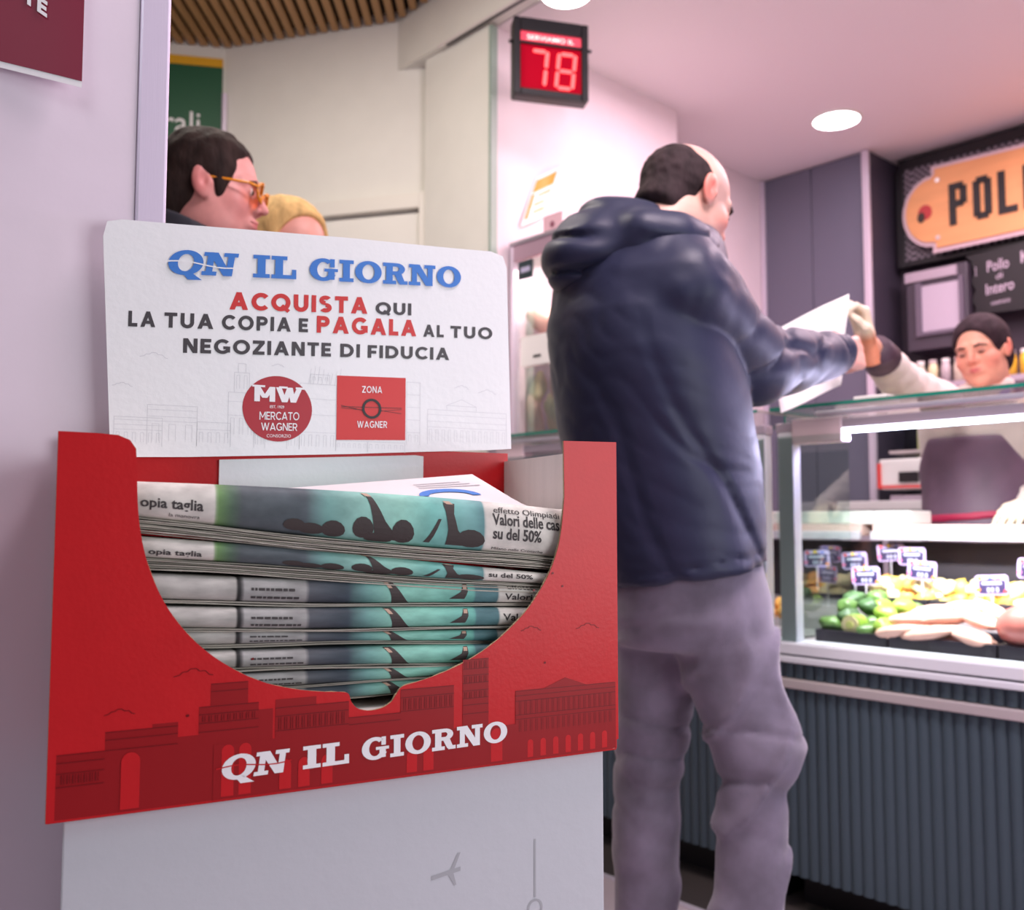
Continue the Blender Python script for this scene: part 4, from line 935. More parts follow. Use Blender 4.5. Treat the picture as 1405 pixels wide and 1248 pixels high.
m = MB().tube([DP(-.15, .06, -.02), DP(-.137, .06, -.02)], .006).tube([DP(.137, .06, -.02), DP(.155, .06, -.02)], .006)
part('pivot_pin', m, M['black'], dp, smooth=True)
part('mounting_arm', MB().tube([DP(0, .05, -.06), (.16, 3.52, 2.78), (.215, 3.62, 2.80)], .014).tube([(.215, 3.62, 2.80), S(1.25, .42, 2.80)], .014), M['black'], dp, smooth=True)
# ------------------------------------------------------------------ back of the shop
gm = bpy.data.materials.new('perforated_metal'); gm.use_nodes = True; nt = gm.node_tree; bs = nt.nodes['Principled BSDF']; bs.inputs['Roughness'].default_value = .45
tcn = nt.nodes.new('ShaderNodeTexCoord'); mpn = nt.nodes.new('ShaderNodeMapping'); mpn.inputs['Rotation'].default_value = (0, 0, TH-math.pi/2); mpn.inputs['Scale'].default_value = (60, 60, 60)
vn = nt.nodes.new('ShaderNodeTexChecker'); vn.inputs['Scale'].default_value = 1; vn.inputs[1].default_value = srgb((150, 138, 150)); vn.inputs[2].default_value = srgb((40, 34, 42))
nt.links.new(tcn.outputs['Object'], mpn.inputs[0]); nt.links.new(mpn.outputs[0], vn.inputs[0]); nt.links.new(vn.outputs[0], bs.inputs['Base Color'])
gr = root('perforated_fascia', 'perforated dark metal fascia along the back wall behind the wooden sign', 'fascia', S(-.3, 2.6, 2.4))
part('mesh_panel', MB().box(S, -2.4, .80, 2.585, 2.60, 2.43, 2.93), gm, gr)
part('frame', MB().box(S, -2.4, .82, 2.57, 2.62, 2.93, 2.985).box(S, .80, .84, 2.57, 2.62, 2.40, 2.93).box(S, -2.4, .80, 2.57, 2.62, 2.40, 2.43), M['black'], gr, bevel=.003)
sn = root('shop_sign', 'long orange wooden shop sign with pale border and rounded end', 'sign', S(.2, 2.5, 2.42))
def sf2(u, v, d): return S(u, 2.52-d, v)
def signpoly(g):   # clockwise outline, g grows it
    P = [(-1.6, 2.80+g), (.60+g, 2.862+g-.0), (.60+g, 2.835+g)]
    n = 14
    for i in range(n+1):
        t = math.pi/2-math.pi*i/n; P.append((.62+(.135+g)*math.cos(t), 2.65+(.165+g)*math.sin(t)))
    P += [(.60+g, 2.475-g), (.60+g, 2.448-g), (-1.6, 2.46-g)]; return P
part('border', MB().prism(signpoly(.022), sf2, 0, .012), mat('sign_border', (218, 192, 200), .5), sn)
wood = mat('orange_sign_wood', (236, 168, 112), .5, var=.08, vscale=3, stretch=(1, 1, 6))
part('board', MB().prism(signpoly(0), sf2, .013, .022), wood, sn)
m = MB()
def sletter(m, ch, a, w):
    t = .034; h = .215; z0 = 2.545; H = lambda x0, y0, x1, y1: m.prism([(a-x0*w, z0+y0*h), (a-x1*w, z0+y0*h), (a-x1*w, z0+y1*h), (a-x0*w, z0+y1*h)], sf2, .0222, .028)
    tx = t/w; ty = t/h
    if ch == 'P': H(0, 0, tx, 1); H(tx, 1-ty, 1-tx*.5, 1); H(1-tx, .48, 1, 1-ty*.6); H(tx, .42, 1-tx*.5, .42+ty)
    if ch == 'O': H(0, .08, tx, .92); H(1-tx, .08, 1, .92); H(tx*.5, 1-ty, 1-tx*.5, 1); H(tx*.5, 0, 1-tx*.5, ty)
    if ch == 'L': H(0, 0, tx, 1); H(tx, 0, 1, ty)
for ch_, a in (('P', .528), ('O', .410), ('L', .292), ('L', .176)): 
    mm = MB(); sletter(mm, ch_, a, .088); part('letter', mm, M['print_black'], sn)
part('emblem', MB().prism([(.652+.036*math.cos(.5236*i), 2.645+.04*math.sin(.5236*i)) for i in range(12)], sf2, .0222, .026), mat('red_emblem', (190, 60, 62), .5), sn)
part('emblem_dark_oval', MB().prism([(.672+.02*math.cos(.5236*i), 2.622+.028*math.sin(.5236*i)) for i in range(12)], sf2, .0262, .027), mat('dark_emblem', (60, 44, 36), .5), sn)  # darker oval overlapping the red emblem
for a, z in ((.585, 2.80), (.59, 2.50)): part('screw', MB().prism([(a+.012*math.cos(.785*i), z+.012*math.sin(.785*i)) for i in range(8)], sf2, .0222, .027), M['steel'], sn)
bb = root('chalkboard', 'black wavy edged chalkboard with white handwriting below the wooden sign', 'chalkboard', S(.2, 2.5, 2.1))
pl = [(.475, 2.385), (.19, 2.40), (-.3, 2.42), (-.3, 2.08), (.1, 2.07), (.3, 2.075)]
pl += [(.44-.01*math.sin(i*2), 2.085+.03*i+.0*i) for i in range(0, 10)]
part('board', MB().prism(pl, sf2, -.03, -.02), M['black'], bb)
m = MB()
tb = lambda u, v, e: S(u, 2.52+.0198-e, v)
laytext(m, '1', .435, 2.275, .425, 2.275, .05, tb, .01); laytext(m, 'Pollo', .375, 2.285, .27, 2.29, .055, tb, .01); laytext(m, 'di', .335, 2.24, .30, 2.245, .03, tb, 0); laytext(m, 'Kg.', .22, 2.30, .12, 2.30, .06, tb, .01)
laytext(m, 'Intero', .385, 2.17, .25, 2.18, .055, tb, .01); laytext(m, 'nostrano', .36, 2.115, .27, 2.12, .025, tb, 0)
part('handwriting', m, mat('chalk', (200, 184, 200), .8), bb)
wf = root('wall_oven', 'grey framed wall oven with pale reflective window left of the chalkboard', 'oven', S(.6, 2.5, 1.93))
part('body', MB().box(S, .455, .765, 2.50, 2.66, 1.93, 2.35), mat('oven_grey', (74, 66, 78), .35), wf, bevel=.004)
part('window', MB().box(S, .49, .68, 2.490, 2.4985, 2.02, 2.26), mat('pale_window', (196, 184, 200), .2), wf)
part('window_frame', MB().box(S, .68, .71, 2.48, 2.4985, 2.0, 2.28).box(S, .47, .49, 2.48, 2.4985, 2.0, 2.28).box(S, .49, .68, 2.48, 2.4985, 2.0, 2.02), mat('oven_trim', (110, 100, 116), .35), wf)
part('control_strip', MB().box(S, .50, .765, 2.485, 2.4985, 2.29, 2.34), M['rail'], wf)
shf = thing('jar_shelf', MB().box(S, -1.6, .74, 2.30, 2.66, 1.70, 1.725), M['rail'], 'lilac grey wall shelf carrying glass jars behind the clerk', 'shelf')
part('support', MB().box(S, -1.6, .74, 2.62, 2.66, 1.45, 1.70), M['rail'], shf)
for k in range(9):
    a = .70-.062*k; col = [(226, 210, 190), (190, 190, 170), (240, 226, 180), (200, 186, 190)][k % 4]
    if k >= 5: a = .27-.06*(k-5)
    j = root('jar', (['leftmost', 'second', 'middle', 'fourth', 'rightmost'][k]+' small pale jar in the shelf row left of the clerk') if k < 5 else (['first', 'second', 'third', 'fourth'][k-5]+' yellow jar from the left, on the shelf behind the clerk\'s head'), 'jar', S(a, 2.36, 1.725), 'pale jars on the shelf' if k < 5 else 'yellow jars on the shelf')
    jm = MATS.get('jar%d' % (k if k < 5 else 9)) or mat('jar%d' % (k if k < 5 else 9), col if k < 5 else (240, 190, 60), .25)
    c_ = S(a, 2.36, 0)
    part('jar_body', MB().tube([(c_[0], c_[1], 1.7255), (c_[0], c_[1], 1.80), (c_[0], c_[1], 1.822), (c_[0], c_[1], 1.83)], [.024, .024, .02, .016], 14), jm, j, smooth=True)
    part('lid', MB().tube([(c_[0], c_[1], 1.8305), (c_[0], c_[1], 1.848)], .019, 14), M['white_board'] if k % 2 else M['steel'], j)
bc = root('back_counter', 'white back counter under the weighing scale beside the dark niche', 'counter', S(-.4, 2.3, 0))
part('body', MB().box(S, -2.2, .865, 1.95, 2.64, .005, 1.10), M['alu_lilac'], bc); part('top', MB().box(S, -2.2, .868, 1.92, 2.645, 1.102, 1.145), M['white_board'], bc, bevel=.004)
part('splashback', MB().box(S, -2.2, .862, 2.64, 2.66, 1.146, 1.70), M['black'], bc)
sc_ = root('weighing_scale', 'white and red weighing scale on the back counter', 'scale', S(.55, 2.2, 1.146))
part('foot', MB().box(S, .46, .70, 2.12, 2.36, 1.147, 1.175), M['rail'], sc_, bevel=.005)
part('housing', MB().box(S, .43, .745, 2.10, 2.40, 1.205, 1.35), M['white_board'], sc_, bevel=.012)
part('red_trim', MB().box(S, .43, .745, 2.095, 2.099, 1.208, 1.222).box(S, .73, .748, 2.09, 2.10, 1.21, 1.33), TC[0], sc_); part('red_button', MB().box(S, .475, .50, 2.093, 2.099, 1.30, 1.325), TC[0], sc_)
part('screen', MB().box(S, .545, .64, 2.09, 2.099, 1.235, 1.285), M['print_black'], sc_)
part('pan', MB().box(S, .47, .70, 2.12, 2.36, 1.375, 1.39).box(S, .57, .60, 2.22, 2.26, 1.35, 1.375), M['steel'], sc_, bevel=.004)
part('tower', MB().box(S, .56, .69, 2.41, 2.44, 1.35, 1.52), mat('yellow_green_screen', (196, 200, 140), .4), sc_, bevel=.004)
# ------------------------------------------------------------------ people
def VP_(px, py, Y):   # point on the sight line of a photo pixel at depth Y (used to read poses off the photograph)
    u = (px-702.5)/FPX; v = (624-py)/FPX
    d = (u, math.cos(PITCH)-v*math.sin(PITCH), math.sin(PITCH)+v*math.cos(PITCH)); k = Y/d[1]
    return (u*k, Y, CZ+d[2]*k)
def frame(c, X, Z):
    X = Vector(X).normalized(); Z = Vector(Z); Z = (Z-X*Z.dot(X)).normalized(); Y = Z.cross(X)
    m = Matrix.Identity(4)
    for i, a in enumerate((X, Y, Z)):
        for j in range(3): m[j][i] = a[j]
    m.translation = Vector(c); return m
def head_frame(c, yaw, pitch=0, roll=0):
    return Matrix.Translation(c) @ Matrix.Rotation(R(yaw), 4, 'Z') @ Matrix.Rotation(R(pitch), 4, 'Y') @ Matrix.Rotation(R(roll), 4, 'X')
def head_sdf(o):
    jw = o.get('jaw', 1.0); nl = o.get('nose', 1.0)
    def fn(X, Y, Z):
        Ya = np.abs(Y)
        d = elp(X, Y, Z, (-.014, 0, .030), (.099, .077, .088))
        d = smin(d, elp(X, Y, Z, (.028, 0, -.040), (.060, .057*jw, .078)), .03)
        d = smin(d, elp(X, Ya, Z, (.015, .045*jw, -.060), (.035, .018, .035)), .03)
        d = smin(d, elp(X, Y, Z, (.064, 0, -.098), (.020, .022, .017)), .02)
        d = smin(d, cap(X, Ya, Z, (.083, .014, .026), (.066, .046, .020), .009, .008), .014)
        d = smin(d, elp(X, Ya, Z, (.056, .042, -.026), (.022, .022, .022)), .02)
        d = smax(d, -elp(X, Ya, Z, (.100, .032, .004), (.020, .017, .012)), .010)
        d = smin(d, elp(X, Ya, Z, (.072, .031, .004), (.0145, .0145, .0125)), .004)
        d = smin(d, cap(X, Y, Z, (.086, 0, .014), (.104*nl, 0, -.022), .0065, .0095), .011)
        d = smin(d, elp(X, Ya, Z, (.090, .012, -.027), (.011, .009, .008)), .008)
        d = smin(d, elp(X, Y, Z, (.080, 0, -.056), (.016, .024, .014)), .012)
        d = smin(d, cap(X, Ya, Z, (.094, 0, -.050), (.084, .020, -.053), .0052, .003), .004)
        d = smin(d, cap(X, Ya, Z, (.092, 0, -.061), (.082, .018, -.058), .0062, .003), .004)
        d = smax(d, -cap(X, Ya, Z, (.1015, 0, -.0555), (.086, .022, -.0555), .0016), .003)
        # ears
        e = elp(X*.98+Z*.16, Ya-.25*(-X-.005), Z, (-.004, .082, -.002), (.020, .009, .033))
        e = smax(e, -elp(X, Ya, Z, (.004, .093, .004), (.012, .010, .020)), .004)
        e = smin(e, elp(X, Ya, Z, (.010, .079, -.004), (.006, .006, .008)), .004)
        d = smin(d, e, .006)
        d = smin(d, cap(X, Y, Z, (-.025, 0, -.06), o.get('neck', (-.045, 0, -.19)), .052, .056), .03)
        return d
    return fn
def mixc(a, b, t): t = np.clip(t, 0, 1)[:, None]; return a*(1-t)+b*t
def blob(p, c, r): return np.clip(1.4-np.sqrt((((p-np.array(c))/np.array(r))**2).sum(1)), 0, 1)
def skin_cols(p, base, red, stub=None, lips=(178, 92, 88), stubc=(120, 104, 110)):
    B = np.array(srgb(base)[:3]); Rd = np.array(srgb(red)[:3]); col = np.repeat(B[None], len(p), 0); q = p.copy(); q[:, 1] = np.abs(q[:, 1])
    col = mixc(col, Rd, .8*blob(q, (.06, .045, -.03), (.03, .03, .03))); col = mixc(col, Rd, .7*blob(q, (.10, 0, -.024), (.018, .02, .018)))
    col = mixc(col, Rd, 1.0*blob(q, (-.008, .088, -.004), (.026, .014, .034)))
    col = mixc(col, np.array(srgb(lips)[:3]), blob(q, (.095, 0, -.056), (.012, .022, .009)))
    col = mixc(col, np.array(srgb((150, 96, 92))[:3]), .55*blob(q, (.088, .031, .004), (.012, .018, .012)))
    if stub: col = mixc(col, np.array(srgb(stubc)[:3]), stub(q))
    return np.concatenate([col, np.ones((len(p), 1))], 1)
HB = ((-.16, -.115, -.22), (.135, .115, .135))
def hand_sdf(curl, side=1, spread=.10, thumb=.6):
    caps = []
    def rotc(a): return (math.cos(a), -math.sin(a))
    for i, (yb, ln, r) in enumerate(((.030, .074, .0088), (.010, .082, .0092), (-.011, .076, .0088), (-.030, .060, .0078))):
        p = [.088-.004*abs(i-1.2), yb, 0]; a = 0; c = curl[i] if isinstance(curl, (list, tuple)) else curl; dy = (1.5-i)*spread*.25
        caps.append(((.0, yb*.6, 0), tuple(p), .015, .0125))
        for k, (f, rr_) in enumerate(((.46, r), (.31, r*.93), (.23, r*.84))):
            a += c*(1.0, 1.15, .7)[k]; dx, dz = rotc(a); L_ = ln*f
            q = [p[0]+dx*L_, p[1]+dy*L_, p[2]+dz*L_]; caps.append((tuple(p), tuple(q), rr_, rr_*.94)); p = q
    t0 = (.015, .026, -.006); t1 = (.045, .052, -.016-.012*thumb); t2 = (.072, .058-.016*thumb, -.026-.014*thumb); t3 = (.092, .052-.026*thumb, -.030-.018*thumb)
    caps += [(t0, t1, .0155, .0125), (t1, t2, .0115, .0100), (t2, t3, .0100, .0085)]
    def fn(X, Y, Z):
        Y = Y*side; d = cap(X, Y, Z, (-.07, 0, 0), (.005, 0, 0), .026, .025)
        for j, (a, b, ra, rb) in enumerate(caps): d = smin(d, cap(X, Y, Z, a, b, ra, rb), .006 if ra < .012 else .012)
        return d
    return fn
HNB = ((-.08, -.075, -.115), (.185, .08, .04))
def add_world(mb, cols, pos, Q, T, col):
    b = from_nets(pos, Q, T); mb.add(b.v, b.f); cols.append(col)
def limbs(J, rs, k=.03):
    def fn(X, Y, Z):
        d = None
        for (a, b, ra, rb) in rs:
            e = cap(X, Y, Z, a, b, ra, rb); d = e if d is None else smin(d, e, k)
        return d
    return fn
def bounds(pts, pad): a = np.array(pts); return tuple(a.min(0)-pad), tuple(a.max(0)+pad)
SK = mat('skin', (220, 170, 150), .48, spec=.4, vcol=True, var=.05, vscale=60)
LID = mat('eyelid_skin', (204, 140, 122), .5); EY = mat('eye_white', (214, 206, 204), .2); IR = mat('iris_dark', (52, 36, 30), .2)
def hairm(n, c, c2=.35): return mat(n, c, .8, spec=.2, bump=.5, bscale=60, var=c2, vscale=45, stretch=(1, 1, .35))
def person(name_label, loc, hf, ho, skin, red, body, hands=(), hair=None, hairmat=None, stub=None, hres=.0032, eyes=True, lids=False, lipc=(178, 92, 88), stubc=(120, 104, 110)):
    t = root('person', name_label, 'person', loc)
    mb = MB(); cols = []
    pos, Q = nets(head_sdf(ho), *HB, hres); add_world(mb, cols, pos, Q, hf, skin_cols(pos, skin, red, stub, lipc, stubc))
    lo, hi = bounds([c for a, b, ra, rb in body for c in (a, b)], .15); pos, Q = nets(limbs(None, body), lo, hi, .014)
    add_world(mb, cols, pos, Q, None, np.repeat(np.array([srgb(skin)]), len(pos), 0))
    for (T, curl, side, th, cf) in hands:
        pos, Q = nets(hand_sdf(curl, side, thumb=th), *HNB, .0028); add_world(mb, cols, pos, Q, T, cf(pos))
    part('body', mb, SK, t, smooth=True, cols=np.concatenate(cols))
    if hair:
        pos, Q = nets(hair, (-.19, -.15, -.24), (.15, .15, .16), hres); part('hair', from_nets(pos, Q, hf), hairmat, t, smooth=True)
    if eyes:
        for s in (-1, 1):
            m = MB().sphere((0, 0, 0), .0112, 14, 8); m.v = [tuple(hf @ Vector((.0765+v[0], s*.031+v[1], .004+v[2]))) for v in m.v]
            e = part('eye', m, LID if lids else EY, t, smooth=True)
            m = MB().sphere((0, 0, -.003 if lids else 0), (.003, .010 if lids else .0056, .0034 if lids else .0056), 12, 6); m.v = [tuple(hf @ Vector((.0862+v[0], s*.031+v[1], .003+v[2]))) for v in m.v]
            part('iris', m, IR, e, smooth=True)
            m = MB().tube([hf @ Vector(p) for p in ((.0925, s*.014, .021), (.090, s*.032, .026), (.074, s*.050, .019))], [.0028, .0034, .0018], 6); part('eyebrow', m, hairmat or IR, t, smooth=True)
    return t
def cloth(nm, fn, lo, hi, h, m, t, label=None):
    pos, Q = nets(fn, lo, hi, h); return part(nm, from_nets(pos, Q), m, t, smooth=True, label=label)
def loft(X, Y, Z, rows, yaw=0):
    """elliptical sections: z, cx, cy, rx, ry ; smooth in z"""
    rows = sorted(rows); zs = [r[0] for r in rows]; f = lambda i: np.interp(Z, zs, [r[i] for r in rows])
    cx, cy, rx, ry = f(1), f(2), f(3), f(4); c, s = math.cos(yaw), math.sin(yaw)
    dx = (X-cx)*c+(Y-cy)*s; dy = -(X-cx)*s+(Y-cy)*c
    k = np.sqrt((dx/rx)**2+(dy/ry)**2)+1e-6; d = (k-1)*np.minimum(rx, ry)
    return smax(d, np.maximum(Z-zs[-1], zs[0]-Z), .02)

# ---- the customer in the navy jacket
HF = head_frame((.368, 1.95, 1.716), 25, 26, -5)
sh_r = (.335, 1.79, 1.488); el_r = VP_(1026, 503, 1.98); wr_r = VP_(1140, 487, 2.19)
sh_l = (.225, 2.10, 1.49); el_l = (.40, 2.28, 1.29); wr_l = (.545, 2.29, 1.372)
JK = mat('navy_jacket_fabric', (29, 34, 62), .5, spec=.4, bump=.10, bscale=25, sheen=.08, var=.06)
hip = (.352, 1.95, .93)
kn_r = VP_(1036, 1035, 1.87); an_r = VP_(1024, 1330, 1.86); hp_r = (.415, 1.89, .90)
kn_l = VP_(892, 1040, 2.02); an_l = VP_(882, 1330, 2.0); hp_l = (.315, 2.02, .90)
body = [((.30, 1.95, 1.30), (.345, 1.95, .95), .13, .13), ((.29, 1.95, 1.5), (.30, 1.95, 1.3), .11, .13), (sh_r, el_r, .045, .040), (el_r, wr_r, .038, .027), (sh_l, el_l, .045, .04), (el_l, wr_l, .038, .027),
        (hp_r, kn_r, .075, .05), (kn_r, an_r, .05, .035), (hp_l, kn_l, .075, .05), (kn_l, an_l, .05, .035), ((.29, 1.94, 1.5), (.31, 1.945, 1.62), .07, .055)]
dr_ = Vector(wr_r)-Vector(el_r)
TR = frame(Vector(wr_r)+dr_.normalized()*.04, dr_.normalized()+Vector((.0, .0, -.05)), (.62, -.72, .15))
TLh = frame(Vector(wr_l)+Vector((.01, 0, 0)), (.9, .2, .15), (-.2, .6, -.7))
pinkh = lambda p: np.repeat(np.array([srgb((232, 172, 158))]), len(p), 0)
def stubf(q):   # greying stubble over the crown and temples
    return .62*blob(q, (.00, .0, .10), (.085, .085, .055))+.5*blob(q, (.035, .068, .02), (.035, .03, .05))+.35*blob(q, (.03, .05, -.07), (.05, .04, .03))
def hair_main(X, Y, Z):
    d = elp(X, Y, Z, (-.016, 0, .028), (.1035, .0825, .0885))+.0016*wob(X, Y, Z, 220, 4)
    d = smin(d, elp(X, Y, Z, (-.065, 0, -.045), (.045, .060, .05)), .02)
    d = smax(d, -elp(X, Y, Z, (.125, 0, .03), (.140, .15, .15)), .010)
    d = smax(d, (Z*.85+X*.55)-.030+.004*wob(X, Y, Z, 90, 8), .008)
    d = smax(d, -elp(X, np.abs(Y), Z, (.012, .09, -.035), (.036, .04, .065)), .008)
    return smax(d, -(Z+.085+X*.25), .012)
man = person('man in a navy hooded jacket and grey trousers reaching over the counter, seen from behind', (.34, 1.95, 0), HF, {'jaw': 1.02, 'neck': (-.075, 0, -.19)}, (226, 176, 158), (226, 122, 108), body,
             ((TR, (.95, .85, .80, .75), 1, .9, pinkh), (TLh, .8, -1, .8, pinkh)), hair_main, hairm('dark_cropped_hair', (52, 40, 42), .4), stubf, .003)
Yc = 1.95
def torso_rows():
    out = []
    for py, l, r, ry in ((318, 800, 985, .12), (345, 778, 992, .17), (375, 765, 996, .195), (400, 758, 1000, .215), (450, 751, 1004, .235), (500, 755, 1010, .235), (560, 764, 1026, .225), (600, 771, 1034, .215), (650, 783, 1042, .205), (700, 797, 1045, .20), (750, 812, 1044, .20), (800, 826, 1043, .20), (840, 830, 1043, .20)):
        a = VP_(l, py, Yc-.0); b = VP_(r, py, Yc-.0); out.append((a[2], (a[0]+b[0])/2, Yc, (b[0]-a[0])/2, ry))
    return out
TRW = torso_rows()
def jacket(X, Y, Z):
    d = loft(X, Y, Z, TRW, R(12))
    a1 = np.array(sh_r); e1 = np.array(el_r); w1 = np.array(wr_r)
    # hem cut, slightly lower at the back
    d = smax(d, -(Z-(.925+.16*(X-.25))), .012)
    d = d+.0095*folds(X, Y, Z, (.62, .1, .80), 26, 3, 2.6, 5)*np.clip((1.5-Z)*2.5, 0, 1)+.004*wob(X, Y, Z, 22, 5)+.0012*folds(X, Y, Z, (.5, 0, 1.0), 70, 33, 3, 6)
    u = smin(cap(X, Y, Z, a1, e1, .094, .088), cap(X, Y, Z, e1, w1+(w1-e1)*.04, .084, .052), .02)
    nr = .011*folds(X, Y, Z, (.35, .1, -1.0), 48, 8, 2.4, 10)*np.exp(-(((X-e1[0])**2+(Y-e1[1])**2+(Z-e1[2])**2)/.025))
    nr = nr+.006*folds(X, Y, Z, (.9, .5, .5), 44, 12, 3.0, 11)*np.clip((X-e1[0])*5, 0, 1)+.010*folds(X, Y, Z, (.5, .2, -1), 44, 17, 2.6, 9)*np.clip((Z-1.36)*6, 0, 1)
    u = u+nr
    v = smin(cap(X, Y, Z, sh_l, el_l, .088, .075), cap(X, Y, Z, el_l, wr_l, .07, .045), .02)
    d = smin(d, v, .03)
    d = smin(d, u, .006+.035*np.clip((Z-1.44)*12, 0, 1))
    hz = Z-(.925+.16*(X-.25))
    d = d+.004*np.exp(-((hz-.026)/.0045)**2)
    lx = (X-.33)*.55+(Z-1.22)*.83; d = d+.006*np.exp(-((lx-.04*np.sin(X*14))/.009)**2)*np.clip((X-.18)*6, 0, 1)*np.clip((.52-X)*6, 0, 1)*(Y < 1.95)
    lx = (X-.40)*.75+(Z-1.10)*.66; d = d+.006*np.exp(-((lx-.02*np.sin(X*22))/.008)**2)*np.clip((X-.30)*8, 0, 1)*(Y < 1.95)
    # collar and shoulders
    d = smin(d, cap(X, Y, Z, (.27, 1.87, 1.545), (.30, 1.83, 1.55), .055, .07), .04)
    d = smin(d, cap(X, Y, Z, (.22, 2.02, 1.55), (.24, 2.07, 1.53), .06, .07), .04)
    cuff = cap(X, Y, Z, w1+(w1-e1)*.09, w1+(w1-e1)*.3, .026, .026)
    return d
lo, hi = (-.02, 1.62, .86), (.93, 2.46, 1.69)
cloth('jacket', jacket, lo, hi, .0075, JK, man, 'navy padded jacket with creased sleeves')
def hood(X, Y, Z):
    # a limp hood: bent roll around the back of the neck, thick behind
    P = []; fx, fy = math.cos(R(20)), math.sin(R(20)); cx, cy = .296, 1.945
    for i in range(13):
        t = R(-152+304*i/12); back = .5+.5*math.cos(t)   # 1 at the back
        rad = .100+.045*back; ux = -math.cos(t); uy = math.sin(t)
        P.append(((cx+rad*(ux*fx-uy*fy), cy+rad*(ux*fy+uy*fx), 1.618-.026*back-.035*(1-back)**2*2), .034+.036*back))
    d = None
    for i in range(12):
        e = cap(X, Y, Z, P[i][0], P[i+1][0], P[i][1], P[i+1][1]); d = e if d is None else smin(d, e, .02)
    d = smin(d, elp(X, Y, Z, (.155, 1.90, 1.575), (.088, .12, .070)), .03)
    d = smin(d, elp(X, Y, Z, (.215, 1.90, 1.668), (.085, .085, .042)), .03)
    d = d+.010*folds(X, Y, Z, (.45, -.35, 1.0), 66, 21, 2.4, 9)+.003*wob(X, Y, Z, 50, 3)
    d = smax(d, -elp(X, Y, Z, (.325, 1.955, 1.70), (.078, .075, .13)), .015)
    return d
cloth('hood', hood, (.03, 1.74, 1.46), (.46, 2.13, 1.74), .0062, JK, man, 'bulky creased navy hood hanging behind the neck')
CUF = mat('dark_cuff', (26, 28, 52), .6)
w1 = Vector(wr_r); e1 = Vector(el_r); dd = (w1-e1).normalized()
part('cuff', MB().tube([w1-dd*.015, w1+dd*.012, w1+dd*.024], [.053, .052, .036], 20), JK, man, smooth=True)
TRm = bpy.data.materials.new('grey_corduroy'); TRm.use_nodes = True; nt = TRm.node_tree; b_ = nt.nodes['Principled BSDF']; b_.inputs['Roughness'].default_value = .75; b_.inputs['Sheen Weight'].default_value = .35
tcn = nt.nodes.new('ShaderNodeTexCoord'); wv = nt.nodes.new('ShaderNodeTexWave'); wv.inputs['Scale'].default_value = 110; wv.inputs['Distortion'].default_value = .6; wv.inputs['Detail'].default_value = 1
nt.links.new(tcn.outputs['Object'], wv.inputs[0]); bmp = nt.nodes.new('ShaderNodeBump'); bmp.inputs['Strength'].default_value = .25; bmp.inputs['Distance'].default_value = .002
nt.links.new(wv.outputs[1], bmp.inputs['Height']); nt.links.new(bmp.outputs[0], b_.inputs['Normal'])
nzz = nt.nodes.new('ShaderNodeTexNoise'); nzz.inputs['Scale'].default_value = 12; nzz.inputs['Detail'].default_value = 6; crr = nt.nodes.new('ShaderNodeValToRGB')
crr.color_ramp.elements[0].position = .35; crr.color_ramp.elements[0].color = srgb((98, 91, 106)); crr.color_ramp.elements[1].position = .68; crr.color_ramp.elements[1].color = srgb((126, 117, 136))
nt.links.new(tcn.outputs['Object'], nzz.inputs[0]); nt.links.new(nzz.outputs[0], crr.inputs[0]); nt.links.new(crr.outputs[0], b_.inputs['Base Color'])
def trousers(X, Y, Z):
    d = loft(X, Y, Z, [(1.02, .352, 1.95, .145, .17), (.95, .352, 1.95, .152, .18), (.86, .352, 1.95, .155, .175), (.80, .36, 1.95, .145, .15)], R(12))
    kr = np.array(kn_r); kl = np.array(kn_l); ar = np.array(an_r); al = np.array(an_l)
    rr1 = smin(cap(X, Y, Z, (.408, 1.90, .87), kr, .112, .074), cap(X, Y, Z, kr, ar, .072, .070), .025)
    rr1 = smin(rr1, elp(X, Y, Z, kr+np.array((.018, -.01, .01)), (.070, .074, .08)), .02)
    l1 = smin(cap(X, Y, Z, (.315, 2.01, .87), kl, .105, .069), cap(X, Y, Z, kl, al, .068, .068), .025)
    def fd(k, c): return .014*folds(X, Y, Z, (.40, .2, 1.0), 62, c, 3, 8)*np.exp(-((Z-k[2])/.12)**2)+.006*folds(X, Y, Z, (.3, 0, 1), 45, c+3, 2, 8)*np.clip((.22-Z)*6, 0, 1)+.007*folds(X, Y, Z, (1, .3, -.45), 30, c+5, 2.5, 6, False)
    d = smin(smin(d, rr1+fd(kr, 31), .022), l1+fd(kl, 41), .022)
    d = d+.005*folds(X, Y, Z, (.9, .2, -.7), 38, 51, 2, 7)*np.exp(-((Z-.83)/.10)**2)
    return smax(d, -(Z-.045), .01)
cloth('trousers', trousers, (.12, 1.72, .02), (.66, 2.2, 1.03), .0075, TRm, man, 'worn grey corduroy trousers creased behind the knee')
BK = mat('black_shoe', (30, 28, 32), .35)
def shoe(an, yaw, t, m, z0=.004):
    c, s = math.cos(R(yaw)), math.sin(R(yaw))
    def fn(X, Y, Z):
        x = (X-an[0])*c+(Y-an[1])*s; y = -(X-an[0])*s+(Y-an[1])*c
        d = smin(elp(x, y, Z, (-.01, 0, .055), (.075, .042, .055)), elp(x, y, Z, (.12, 0, .035), (.095, .048, .042)), .03)
        d = smin(d, cap(x, y, Z, (-.02, 0, .06), (-.02, 0, .12), .045), .02)
        return smax(d, -(Z-z0), .004)
    cloth('shoe', fn, (an[0]-.26, an[1]-.26, -.004), (an[0]+.26, an[1]+.26, .18), .007, m, t)
shoe((an_r[0], an_r[1]), 30, man, BK); shoe((an_l[0], an_l[1]), 20, man, BK)
